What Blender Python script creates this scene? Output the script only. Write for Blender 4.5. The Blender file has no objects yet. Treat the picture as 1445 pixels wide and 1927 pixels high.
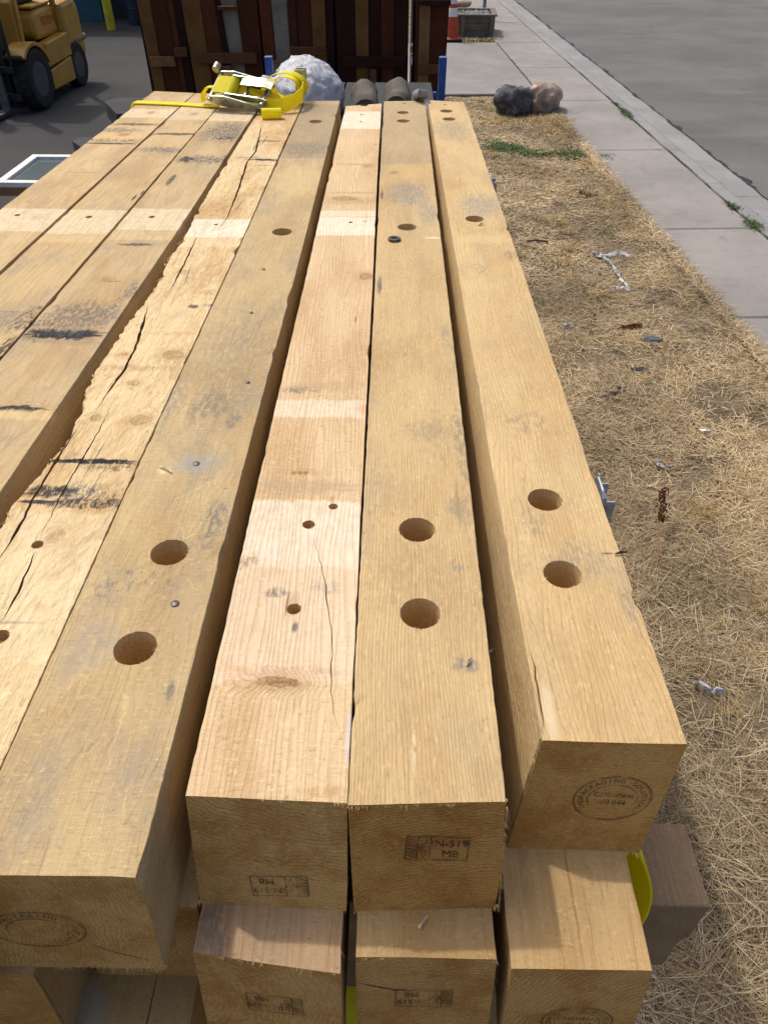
import bpy, bmesh, math, random
import numpy as np
from mathutils import Vector, Matrix, noise as mnoise
R = math.radians
random.seed(7)
rng = np.random.default_rng(11)
SC = bpy.context.scene
COL = SC.collection

# ---------------------------------------------------------------- camera
cam = bpy.data.cameras.new('camera')
cam.sensor_fit = 'VERTICAL'; cam.sensor_height = 36.0; cam.lens = 36.0 * 1392.0 / 1927.0
cam.clip_start = 0.02; cam.clip_end = 2000
cam_o = bpy.data.objects.new('camera', cam); COL.objects.link(cam_o)
cam_o.location = (0, 0, 2.35)
cam_o.rotation_euler = (R(90 - 40.73), 0, R(0.72))
SC.camera = cam_o
# ---------------------------------------------------------------- sky, sun, exposure
SUN = Vector((-0.42, 0.48, 1.0)).normalized()       # direction towards the sun
W = bpy.data.worlds.new('World'); SC.world = W; W.use_nodes = True
nt = W.node_tree; nt.nodes.clear()
sky = nt.nodes.new('ShaderNodeTexSky'); sky.sky_type = 'NISHITA'; sky.sun_disc = False
sky.sun_elevation = math.asin(SUN.z); sky.sun_rotation = math.atan2(SUN.x, SUN.y)
sky.air_density = 1.0; sky.dust_density = 6.0; sky.ozone_density = 1.0
bgn = nt.nodes.new('ShaderNodeBackground'); bgn.inputs[1].default_value = 0.15
wo = nt.nodes.new('ShaderNodeOutputWorld')
nt.links.new(sky.outputs[0], bgn.inputs[0]); nt.links.new(bgn.outputs[0], wo.inputs[0])
sl = bpy.data.lights.new('sun', 'SUN'); sl.energy = 1.95; sl.angle = R(1.4); sl.color = (1.0, 0.965, 0.91)
so = bpy.data.objects.new('sun', sl); COL.objects.link(so)
so.rotation_euler = SUN.to_track_quat('Z', 'Y').to_euler(); so.location = SUN * 30
SC.view_settings.view_transform = 'Standard'; SC.view_settings.look = 'None'
SC.view_settings.exposure = 0.18; SC.view_settings.gamma = 1.0
SC.render.engine = 'CYCLES'
SC.cycles.use_denoising = True
SC.cycles.max_bounces = 6; SC.cycles.diffuse_bounces = 4; SC.cycles.glossy_bounces = 3
SC.cycles.transparent_max_bounces = 8

# ---------------------------------------------------------------- node helpers
class NT:
    def __init__(s, name):
        s.m = bpy.data.materials.new(name); s.m.use_nodes = True
        s.t = s.m.node_tree; s.t.nodes.clear()
        s.out = s.t.nodes.new('ShaderNodeOutputMaterial')
        s.b = s.t.nodes.new('ShaderNodeBsdfPrincipled')
        s.t.links.new(s.b.outputs[0], s.out.inputs[0])
        s.co = s.t.nodes.new('ShaderNodeTexCoord').outputs['Object']
    def put(s, inp, v):
        if hasattr(v, 'is_output'): s.t.links.new(v, inp)
        elif isinstance(v, (tuple, list)) and len(v) == 3 and inp.type == 'RGBA': inp.default_value = (*v, 1)
        else: inp.default_value = v
    def math(s, op, a, b=0.0, c=0.0, clamp=False):
        n = s.t.nodes.new('ShaderNodeMath'); n.operation = op; n.use_clamp = clamp
        s.put(n.inputs[0], a); s.put(n.inputs[1], b); s.put(n.inputs[2], c); return n.outputs[0]
    def vec(s, op, a, b=(0, 0, 0), scale=1.0):
        n = s.t.nodes.new('ShaderNodeVectorMath'); n.operation = op
        s.put(n.inputs[0], a); s.put(n.inputs[1], b); s.put(n.inputs[3], scale)
        return n.outputs[1] if op in ('LENGTH', 'DISTANCE', 'DOT_PRODUCT') else n.outputs[0]
    def sep(s, v):
        n = s.t.nodes.new('ShaderNodeSeparateXYZ'); s.put(n.inputs[0], v); return n.outputs
    def comb(s, x, y, z):
        n = s.t.nodes.new('ShaderNodeCombineXYZ')
        for i, k in enumerate((x, y, z)): s.put(n.inputs[i], k)
        return n.outputs[0]
    def noise(s, v, scale=5, detail=3, rough=.55, sc=None, off=None, color=False, dist=0.0):
        if off: v = s.vec('ADD', v, off)
        if sc: v = s.vec('MULTIPLY', v, sc)
        n = s.t.nodes.new('ShaderNodeTexNoise'); s.put(n.inputs['Vector'], v)
        n.inputs['Scale'].default_value = scale; n.inputs['Detail'].default_value = detail
        n.inputs['Roughness'].default_value = rough; n.inputs['Distortion'].default_value = dist
        return n.outputs[1] if color else n.outputs[0]
    def voro(s, v, scale=5, sc=None, feature='F1', out=0):
        if sc: v = s.vec('MULTIPLY', v, sc)
        n = s.t.nodes.new('ShaderNodeTexVoronoi'); n.feature = feature; s.put(n.inputs['Vector'], v)
        n.inputs['Scale'].default_value = scale; return n.outputs[out]
    def mr(s, v, a, b, c=0.0, d=1.0, smooth=True):
        n = s.t.nodes.new('ShaderNodeMapRange'); n.interpolation_type = 'SMOOTHSTEP' if smooth else 'LINEAR'
        s.put(n.inputs[0], v)
        for i, k in enumerate((a, b, c, d)): s.put(n.inputs[1 + i], k)
        return n.outputs[0]
    def mix(s, f, a, b, mode='MIX'):
        n = s.t.nodes.new('ShaderNodeMix'); n.data_type = 'RGBA'; n.blend_type = mode
        s.put(n.inputs[0], f); s.put(n.inputs[6], a); s.put(n.inputs[7], b); return n.outputs[2]
    def ramp(s, f, stops):
        n = s.t.nodes.new('ShaderNodeValToRGB'); s.put(n.inputs[0], f); e = n.color_ramp.elements
        while len(e) < len(stops): e.new(0.5)
        for k, (p, c) in zip(e, stops):
            k.position = p; k.color = (c, c, c, 1) if isinstance(c, (int, float)) else (*c, 1)
        return n.outputs[0]
    def bump(s, h, strength=.3, dist=.01, normal=None):
        n = s.t.nodes.new('ShaderNodeBump'); n.inputs['Strength'].default_value = strength
        n.inputs['Distance'].default_value = dist; s.put(n.inputs['Height'], h)
        if normal: s.put(n.inputs['Normal'], normal)
        return n.outputs[0]
    def attr(s, name):
        n = s.t.nodes.new('ShaderNodeAttribute'); n.attribute_name = name; return n.outputs
    def fin(s, color, rough=.7, normal=None, metal=0.0, spec=.3):
        s.put(s.b.inputs['Base Color'], color); s.put(s.b.inputs['Roughness'], rough)
        s.put(s.b.inputs['Metallic'], metal); s.b.inputs['Specular IOR Level'].default_value = spec
        if normal is not None: s.put(s.b.inputs['Normal'], normal)
        return s.m

def plain(name, col, rough=.6, var=.25, scale=8, metal=0.0, bump=.15, bscale=60, spec=.3, dirt=None, dirt_amt=.5, sc=None):
    """Painted or bare surface with blotchy tone, fine grime and slight relief."""
    n = NT(name)
    a = n.noise(n.co, scale, 5, .6, sc=sc); f = n.noise(n.co, bscale, 4, .6, sc=sc)
    dk = tuple(c * (1 - var) for c in col); lt = tuple(min(1, c * (1 + var)) for c in col)
    c = n.mix(n.mr(a, .3, .7), dk, lt)
    if dirt: c = n.mix(n.math('MULTIPLY', n.mr(n.noise(n.co, scale * 1.7, 6, .7, off=(3, 7, 1), sc=sc), .48, .68), dirt_amt), c, dirt)
    c = n.mix(n.math('MULTIPLY', f, .3), c, dk)
    r = n.mr(f, 0, 1, max(0, rough - .12), min(1, rough + .12), False)
    return n.fin(c, r, n.bump(f, bump, .004), metal, spec)

# ---------------------------------------------------------------- mesh helpers
class MB:
    def __init__(s): s.v = []; s.f = []; s.m = []
    def add(s, vs, fs, mi=0):
        o = len(s.v); s.v += [tuple(v) for v in vs]; s.f += [tuple(i + o for i in f) for f in fs]; s.m += [mi] * len(fs); return s
    def box(s, c, d, rot=None, mi=0):
        x, y, z = (k / 2 for k in d)
        vs = [Vector((a, b, e)) for a in (-x, x) for b in (-y, y) for e in (-z, z)]
        if rot: M = Matrix.Rotation(rot[2], 3, 'Z') @ Matrix.Rotation(rot[1], 3, 'Y') @ Matrix.Rotation(rot[0], 3, 'X'); vs = [M @ v for v in vs]
        return s.add([v + Vector(c) for v in vs], [(0, 1, 3, 2), (4, 6, 7, 5), (0, 4, 5, 1), (2, 3, 7, 6), (0, 2, 6, 4), (1, 5, 7, 3)], mi)
    def b2(s, a, b, mi=0):
        return s.box([(p + q) / 2 for p, q in zip(a, b)], [abs(q - p) for p, q in zip(a, b)], None, mi)
    def cyl(s, p0, p1, r0, r1=None, n=16, cap=True, mi=0):
        r1 = r0 if r1 is None else r1; p0 = Vector(p0); p1 = Vector(p1); d = (p1 - p0).normalized()
        u = d.orthogonal().normalized(); w = d.cross(u)
        vs = []
        for p, r in ((p0, r0), (p1, r1)):
            vs += [p + (u * math.cos(t) + w * math.sin(t)) * r for t in [2 * math.pi * k / n for k in range(n)]]
        fs = [(k, (k + 1) % n, n + (k + 1) % n, n + k) for k in range(n)]
        if cap: fs += [tuple(range(n - 1, -1, -1)), tuple(range(n, 2 * n))]
        return s.add(vs, fs, mi)
    def lathe(s, prof, c=(0, 0, 0), axis='Z', n=32, mi=0):
        vs = []
        for r, h in prof:
            for k in range(n):
                t = 2 * math.pi * k / n; a, b = r * math.cos(t), r * math.sin(t)
                p = (a, b, h) if axis == 'Z' else ((h, a, b) if axis == 'X' else (a, h, b))
                vs.append(Vector(p) + Vector(c))
        fs = []
        for i in range(len(prof) - 1):
            for k in range(n): fs.append((i * n + k, i * n + (k + 1) % n, (i + 1) * n + (k + 1) % n, (i + 1) * n + k))
        if prof[0][0] > 1e-6: fs.append(tuple(range(n - 1, -1, -1)))
        if prof[-1][0] > 1e-6: fs.append(tuple((len(prof) - 1) * n + k for k in range(n)))
        return s.add(vs, fs, mi)
    def prism(s, poly, x0, x1, axis='X', mi=0):
        """poly: list of 2-D points; extruded along the axis from x0 to x1"""
        n = len(poly)
        def P(a, b, h): return (h, a, b) if axis == 'X' else ((a, h, b) if axis == 'Y' else (a, b, h))
        vs = [P(a, b, x0) for a, b in poly] + [P(a, b, x1) for a, b in poly]
        fs = [tuple(range(n - 1, -1, -1)), tuple(range(n, 2 * n))] + [(k, (k + 1) % n, n + (k + 1) % n, n + k) for k in range(n)]
        return s.add(vs, fs, mi)
    def tube(s, path, r, n=8, mi=0, flat=1.0):
        path = [Vector(p) for p in path]; vs = []; ref = Vector((0, 0, 1))
        for i, p in enumerate(path):
            d = (path[min(i + 1, len(path) - 1)] - path[max(i - 1, 0)]).normalized()
            u = d.cross(ref); u = u.normalized() if u.length > 1e-4 else d.orthogonal().normalized(); w = u.cross(d)
            rr = r[i] if isinstance(r, (list, tuple)) else r
            vs += [p + u * math.cos(2 * math.pi * k / n) * rr + w * math.sin(2 * math.pi * k / n) * rr * flat for k in range(n)]
        fs = [(i * n + k, i * n + (k + 1) % n, (i + 1) * n + (k + 1) % n, (i + 1) * n + k) for i in range(len(path) - 1) for k in range(n)]
        L = (len(path) - 1) * n
        fs += [tuple(range(n - 1, -1, -1)), tuple(L + k for k in range(n))]
        return s.add(vs, fs, mi)
    def ribbon(s, path, wdir, w, th, mi=0):
        """webbing: path of centre points, width direction(s), thickness"""
        path = [Vector(p) for p in path]; vs = []; n = len(path)
        for i, p in enumerate(path):
            wd = Vector(wdir[i] if isinstance(wdir[0], (tuple, list, Vector)) else wdir).normalized()
            d = (path[min(i + 1, n - 1)] - path[max(i - 1, 0)]).normalized(); nn = d.cross(wd).normalized()
            for a, b in ((-1, -1), (1, -1), (1, 1), (-1, 1)): vs.append(p + wd * a * w / 2 + nn * b * th / 2)
        fs = [(i * 4 + k, i * 4 + (k + 1) % 4, (i + 1) * 4 + (k + 1) % 4, (i + 1) * 4 + k) for i in range(n - 1) for k in range(4)]
        fs += [(3, 2, 1, 0), tuple((n - 1) * 4 + k for k in range(4))]
        return s.add(vs, fs, mi)
    def build(s, name, mats, parent=None, smooth=False, loc=None, bevel=0.0, rot=None):
        me = bpy.data.meshes.new(name); me.from_pydata(s.v, [], s.f)
        mats = mats if isinstance(mats, (list, tuple)) else [mats]
        for m in mats: me.materials.append(m)
        me.polygons.foreach_set('material_index', s.m)
        bm = bmesh.new(); bm.from_mesh(me); bmesh.ops.recalc_face_normals(bm, faces=bm.faces)
        bm.to_mesh(me); bm.free()
        if smooth: me.shade_smooth(); me.set_sharp_from_angle(angle=R(38))
        me.update()
        o = bpy.data.objects.new(name, me); COL.objects.link(o)
        if parent: o.parent = parent
        if loc: o.location = loc
        if rot: o.rotation_euler = rot
        if bevel:
            b = o.modifiers.new('bevel', 'BEVEL'); b.width = bevel; b.segments = 2; b.limit_method = 'ANGLE'; b.angle_limit = R(40)
        return o

def tag(o, label=None, cat=None, group=None, kind=None):
    if label: o['label'] = label
    if cat: o['category'] = cat
    if group: o['group'] = group
    if kind: o['kind'] = kind
    return o
def empty(name, loc, rz=0, label=None, cat=None, group=None):
    o = bpy.data.objects.new(name, None); COL.objects.link(o); o.location = loc; o.rotation_euler = (0, 0, rz)
    o.empty_display_size = .05
    return tag(o, label, cat, group)
def roughen(o, amp, scale, seed=0):
    """real unevenness: push vertices along their normals by noise"""
    me = o.data
    for v in me.vertices:
        v.co += v.normal * amp * mnoise.fractal(v.co * scale + Vector((seed, seed * 2, 3)), 1.0, 2.0, 4)
    me.update()

# ---------------------------------------------------------------- sawn timber
GREY = (.13, .125, .115); BLK = (.018, .02, .026); PALE = (.72, .60, .40); WHT = (.80, .72, .58)
RED = (.30, .11, .04); BRN = (.22, .105, .035)

def wood(name, light, dark, pith=(0.02, -.25), freq=190., warp=.02, ring=.55, weather=.2, feats=(), seed=0.0, end=False, saw=.5, drift=.006, blotch=.5, fl_sc=(110, 210), rough=1.0, swirl=0.0, scratch=.35):
    n = NT(name); co = n.co; s3 = (seed, seed * 1.7, seed * .6)
    X, Y, Z = n.sep(co)
    wv = n.noise(co, 1.0, 3, .5, sc=(9, 1.6, 9), off=s3, color=True)
    wv = n.vec('SCALE', n.vec('SUBTRACT', wv, (.5, .5, .5)), scale=warp * 2)
    wx, wy, wz = n.sep(wv)
    fine = n.noise(co, 1.0, 4, .6, sc=(70, 70, 70), off=s3, color=True)
    jit = n.vec('SUBTRACT', fine, (.5, .5, .5))
    rx = n.math('ADD', n.math('ADD', X, wx), n.math('MULTIPLY_ADD', Y, drift, -pith[0]))
    rz = n.math('ADD', n.math('ADD', Z, wz), -pith[1])
    r = n.math('SQRT', n.math('ADD', n.math('MULTIPLY', rx, rx), n.math('MULTIPLY', rz, rz)))
    wob = n.vec('SUBTRACT', n.noise(co, 1.0, 3, .6, sc=(16, 16, 16), off=(2, seed, 6), color=True), (.5, .5, .5))
    kq = n.vec('ADD', n.vec('ADD', co, n.vec('SCALE', wob, scale=.022)), n.vec('SCALE', jit, scale=.010))
    knots = [f for f in feats if f[0] == 'knot']
    kms = []
    for k in knots:                                                    # grain swells round each knot
        d = n.vec('LENGTH', n.vec('MULTIPLY', n.vec('SUBTRACT', kq, (k[1], k[2], 0)), (1 / k[3], 1 / k[4], 0)))
        kms.append(d)
        r = n.math('ADD', r, n.mr(d, 3.2, 0.0, 0.0, .022))
    rr = n.math('MULTIPLY_ADD', r, freq, n.math('MULTIPLY', n.noise(co, 1.0, 2, .5, sc=(30, 2.2, 30), off=s3), 3.6))
    fr = n.math('FRACT', rr)
    rm = n.ramp(fr, [(0, .02), (.55, .10), (.84, .70), (.93, 1.0), (1, .02)])
    rvar = n.mr(n.noise(co, 1.0, 2, .5, sc=(14, 1.1, 14), off=(9, 2, 5)), .3, .7, .35, 1.0)
    fib = n.noise(co, 1.0, 4, .65, sc=(420, 9 if not end else 420, 420), off=s3)
    saw1 = n.noise(co, 1.0, 3, .6, sc=(60, 330, 60) if not end else (330, 60, 130), off=s3)
    fuzz = n.noise(co, 520, 3, .7)
    col = n.mix(n.math('MULTIPLY', n.math('MULTIPLY', rm, rvar), ring), light, dark)
    bl = n.noise(co, 1.0, 5, .62, sc=(7, 2.4, 7), off=s3)
    col = n.mix(n.math('MULTIPLY', n.mr(bl, .42, .68), blotch), col, tuple(a * b for a, b in zip(dark, (.95, .85, .72))))
    col = n.mix(n.math('MULTIPLY', n.mr(n.noise(co, 1.0, 4, .6, sc=(9, 3, 9), off=(4, 4, seed)), .5, .8), blotch * .8), col, tuple(min(.9, a * 1.18) for a in light))
    if weather:
        wn = n.noise(co, 1.0, 6, .68, sc=(8, 4.5, 8), off=(seed, 8, 1)); sc2 = n.noise(co, 1.0, 4, .7, sc=(160, 60, 160), off=(1, seed, 2))
        wmask = n.math('MULTIPLY', n.mr(n.math('ADD', wn, n.math('MULTIPLY', sc2, .25)), .56, .86), weather)
        col = n.mix(wmask, col, (.27, .235, .18))
    if scratch and not end:                                             # scuffs and scratches from handling
        c1 = n.noise(n.vec('ADD', co, n.vec('SCALE', wob, scale=.02)), 1.0, 1, .4, sc=(26, 9, 26), off=(seed, 21, 4)); c2 = n.noise(co, 1.0, 3, .6, sc=(10, 5, 10), off=(7, seed, 4))
        lm_ = n.math('MULTIPLY', n.mr(n.math('ABSOLUTE', n.math('SUBTRACT', c1, .5)), .012, .003), n.mr(c2, .5, .66, 0.0, scratch))
        col = n.mix(lm_, col, tuple(min(.85, k * 1.25) for k in light))
        c3 = n.noise(co, 1.0, 3, .6, sc=(55, 300, 55), off=(3, seed, 4)); col = n.mix(n.math('MULTIPLY', n.mr(c3, .66, .74), n.mr(c2, .48, .36, 0.0, .55)), col, tuple(k * .45 for k in dark))
        sp = n.noise(co, 1.0, 2, .5, sc=(190, 150, 190), off=(3, 3, seed)); col = n.mix(n.mr(sp, .73, .79, 0.0, .7), col, (.07, .05, .03))
    rg = n.sep(jit)[0]; rg2 = n.sep(jit)[1]
    scuffn = n.noise(co, 1.0, 5, .75, sc=(110, 45, 110), off=(seed, 1, 1))
    top = n.mr(Z, -.02, -.006)
    drag = n.math('SUBTRACT', n.noise(co, 1.0, 4, .65, sc=(55, 9, 55), off=(seed, 31, 2)), .5); cross = n.math('SUBTRACT', n.noise(co, 1.0, 4, .65, sc=(14, 120, 14), off=(seed, 11, 2)), .5)
    if end:
        e1 = n.noise(co, 1.0, 5, .65, sc=(11, 11, 11), off=(seed, 3, 3))
        col = n.mix(n.mr(e1, .42, .60, 0.0, .6), col, tuple(k * g_ for k, g_ in zip(dark, (.95, .78, .55))))
        e2 = n.noise(n.vec('ADD', co, n.vec('SCALE', wob, scale=.03)), 1.0, 6, .7, sc=(9, 9, 12), off=(seed, 13, 7))
        col = n.mix(n.math('MULTIPLY', n.mr(e2, .46, .66), n.mr(fuzz, .3, .6, .3, .7)), col, tuple(k * g_ for k, g_ in zip(light, (1.0, 1.03, 1.12))))
        e3 = n.noise(co, 1.0, 4, .7, sc=(210, 90, 260), off=(seed, 1, 9))
        col = n.mix(n.mr(e3, .42, .28, 0.0, .75), col, tuple(k * .38 for k in dark)); col = n.mix(n.mr(e3, .60, .74, 0.0, .6), col, tuple(min(.9, k * 1.3) for k in light))
    fl = n.noise(n.vec('ADD', co, n.vec('SCALE', wob, scale=.01)), 1.0, 3, .62, sc=(fl_sc[0], fl_sc[1], 150) if not end else (150, 90, 240), off=s3)
    fl2 = n.noise(co, 1.0, 4, .7, sc=(38, 22, 38), off=(seed, 5, 3))
    fa = n.mr(fl2, .35, .65, .35, 1.0)
    col = n.mix(n.math('MULTIPLY', n.mr(fl, .43, .27, 0.0, .62), fa), col, tuple(k * .55 for k in dark))
    col = n.mix(n.math('MULTIPLY', n.mr(fl, .56, .72, 0.0, .62), fa), col, tuple(min(.9, k * 1.32) for k in light))
    col = n.mix(n.mr(fib, .40, .72, 0.0, .42), col, dark)
    col = n.mix(n.mr(fuzz, .62, .8, 0.0, .35), col, tuple(min(.9, k * 1.25) for k in light))
    col = n.mix(n.mr(fuzz, .38, .2, 0.0, .4), col, tuple(k * .62 for k in dark))
    for f in feats:
        if f[0] == 'band':                                             # strips once covered by battens
            _, y0, y1, c, st, rag = f
            yy = n.math('ADD', n.math('MULTIPLY_ADD', rg, rag * 1.6, Y), n.math('ADD', n.math('MULTIPLY', n.sep(wob)[0], .020), n.math('MULTIPLY', drag, .022)))
            m = n.math('MULTIPLY', n.mr(yy, y0 - .006, y0 + .006), n.mr(yy, y1 - .006, y1 + .006, 1.0, 0.0))
            m = n.math('MULTIPLY', m, n.math('MULTIPLY', n.mr(scuffn, .25, .6, st * .55, st), n.mr(fl2, .3, .62, .62, 1.0)))
            col = n.mix(n.math('MULTIPLY', m, top), col, n.mix(n.math('MULTIPLY', rm, ring * .8), c, tuple(k * g_ for k, g_ in zip(c, (.74, .66, .55)))))
        elif f[0] == 'blob':
            _, bx, by, ax, ay, c, st, rag, scuff = f
            q = n.vec('ADD', co, n.vec('SCALE', wob, scale=rag)); q = n.vec('ADD', q, n.vec('SCALE', jit, scale=rag * .35))
            big = ax > .012 and ay > .009
            if big: q = n.vec('ADD', q, n.comb(n.math('MULTIPLY', cross, ax * 1.6), n.math('MULTIPLY', drag, ay * 2.0), 0.0))
            d = n.vec('LENGTH', n.vec('MULTIPLY', n.vec('SUBTRACT', q, (bx, by, 0)), (1 / ax, 1 / ay, 0)))
            m = n.mr(d, 1.10, .62 if c == BLK else .35, 0.0, st)
            if big and sum(c) < .75: scuff = max(scuff, .45 if c == BLK else .8)
            if scuff: m = n.math('MULTIPLY', m, n.mr(scuffn, .5 - .3 * (1.2 - scuff), .5 - .3 * (1.2 - scuff) + .17, 0.0, 1.0))
            col = n.mix(n.math('MULTIPLY', m, top), col, c)
    for k, d in zip(knots, kms):
        st = k[5]
        col = n.mix(n.math('MULTIPLY', n.mr(d, 2.4, .8, 0.0, .38 * st, False), top), col, (.36, .20, .075))
        rings = n.math('FRACT', n.math('MULTIPLY', d, 5.0))
        kc = n.mix(n.mr(rings, .2, .9), (.34, .20, .085), (.20, .10, .04)); kc = n.mix(n.mr(d, .75, 1.0), kc, (.13, .06, .025))
        km = n.math('MULTIPLY', n.mr(d, 1.12, .86, 0.0, .7 * st), n.mr(n.sep(jit)[2], -.16, .1, .35, 1.0))
        col = n.mix(n.math('MULTIPLY', km, top), col, kc)
    col = n.mix(n.mr(fl, .56, .74, 0.0, .22), col, tuple(min(.9, k * 1.2) for k in light))
    h = n.math('ADD', n.math('MULTIPLY', saw1, .9 * saw), n.math('MULTIPLY', fuzz, .5 if not end else .8))
    h = n.math('ADD', h, n.math('MULTIPLY', n.math('MULTIPLY', fl, fa), .9 * rough))
    h = n.math('ADD', h, n.math('MULTIPLY', rm, .45)); h = n.math('ADD', h, n.math('MULTIPLY', fib, .35))
    nb = n.bump(h, .55 if not end else .9, .0028 if not end else .0035)
    nb = n.bump(n.noise(co, 1.0, 4, .6, sc=(26, 12, 26), off=s3), .35 * rough, .006 * rough, nb)
    return n.fin(col, .82, nb, 0, .18)

HOLE_MAT = wood('drilled_wood', (.66, .47, .24), (.46, .30, .13), pith=(.3, 0), freq=150, ring=.4, weather=.0, seed=3, saw=.2)
FIBRE = plain('wood_fibre', (.50, .34, .155), .85, .3, 40, bump=.1)
STEEL_DK = plain('rusty_nail_steel', (.10, .095, .09), .45, .3, 300, metal=.8, dirt=(.09, .045, .02))
ink_n = NT('stamp_ink')
_ik = ink_n.fin((.022, .018, .022), .8)
_tr = ink_n.t.nodes.new('ShaderNodeBsdfTransparent'); _mx = ink_n.t.nodes.new('ShaderNodeMixShader')
ink_n.put(_mx.inputs[0], ink_n.mr(ink_n.noise(ink_n.co, 1.0, 5, .75, sc=(38, 38, 38)), .36, .54, .14, .88))
ink_n.t.links.new(_tr.outputs[0], _mx.inputs[1]); ink_n.t.links.new(ink_n.b.outputs[0], _mx.inputs[2]); ink_n.t.links.new(_mx.outputs[0], ink_n.out.inputs[0])
INK = ink_n.m

SPLIT_SHADE = wood('shaded_split_wood', (.30, .19, .085), (.19, .11, .045), seed=5, weather=.0)  # crack walls: weathering stain plus the shade inside, both put into the colour
def cutter(mbs, name='cut', mat=None):
    o = mbs.build(name, [mat or HOLE_MAT]); return o
def apply_bool(o, cut):
    md = o.modifiers.new('b', 'BOOLEAN'); md.operation = 'DIFFERENCE'; md.solver = 'EXACT'; md.object = cut
    if hasattr(md, 'material_mode'): md.material_mode = 'TRANSFER'
    dg = bpy.context.evaluated_depsgraph_get()
    me = bpy.data.meshes.new_from_object(o.evaluated_get(dg))
    o.modifiers.clear(); old = o.data; nm = old.name; o.data = me; bpy.data.meshes.remove(old); me.name = nm
    cm = cut.data; bpy.data.objects.remove(cut); bpy.data.meshes.remove(cm)

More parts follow.
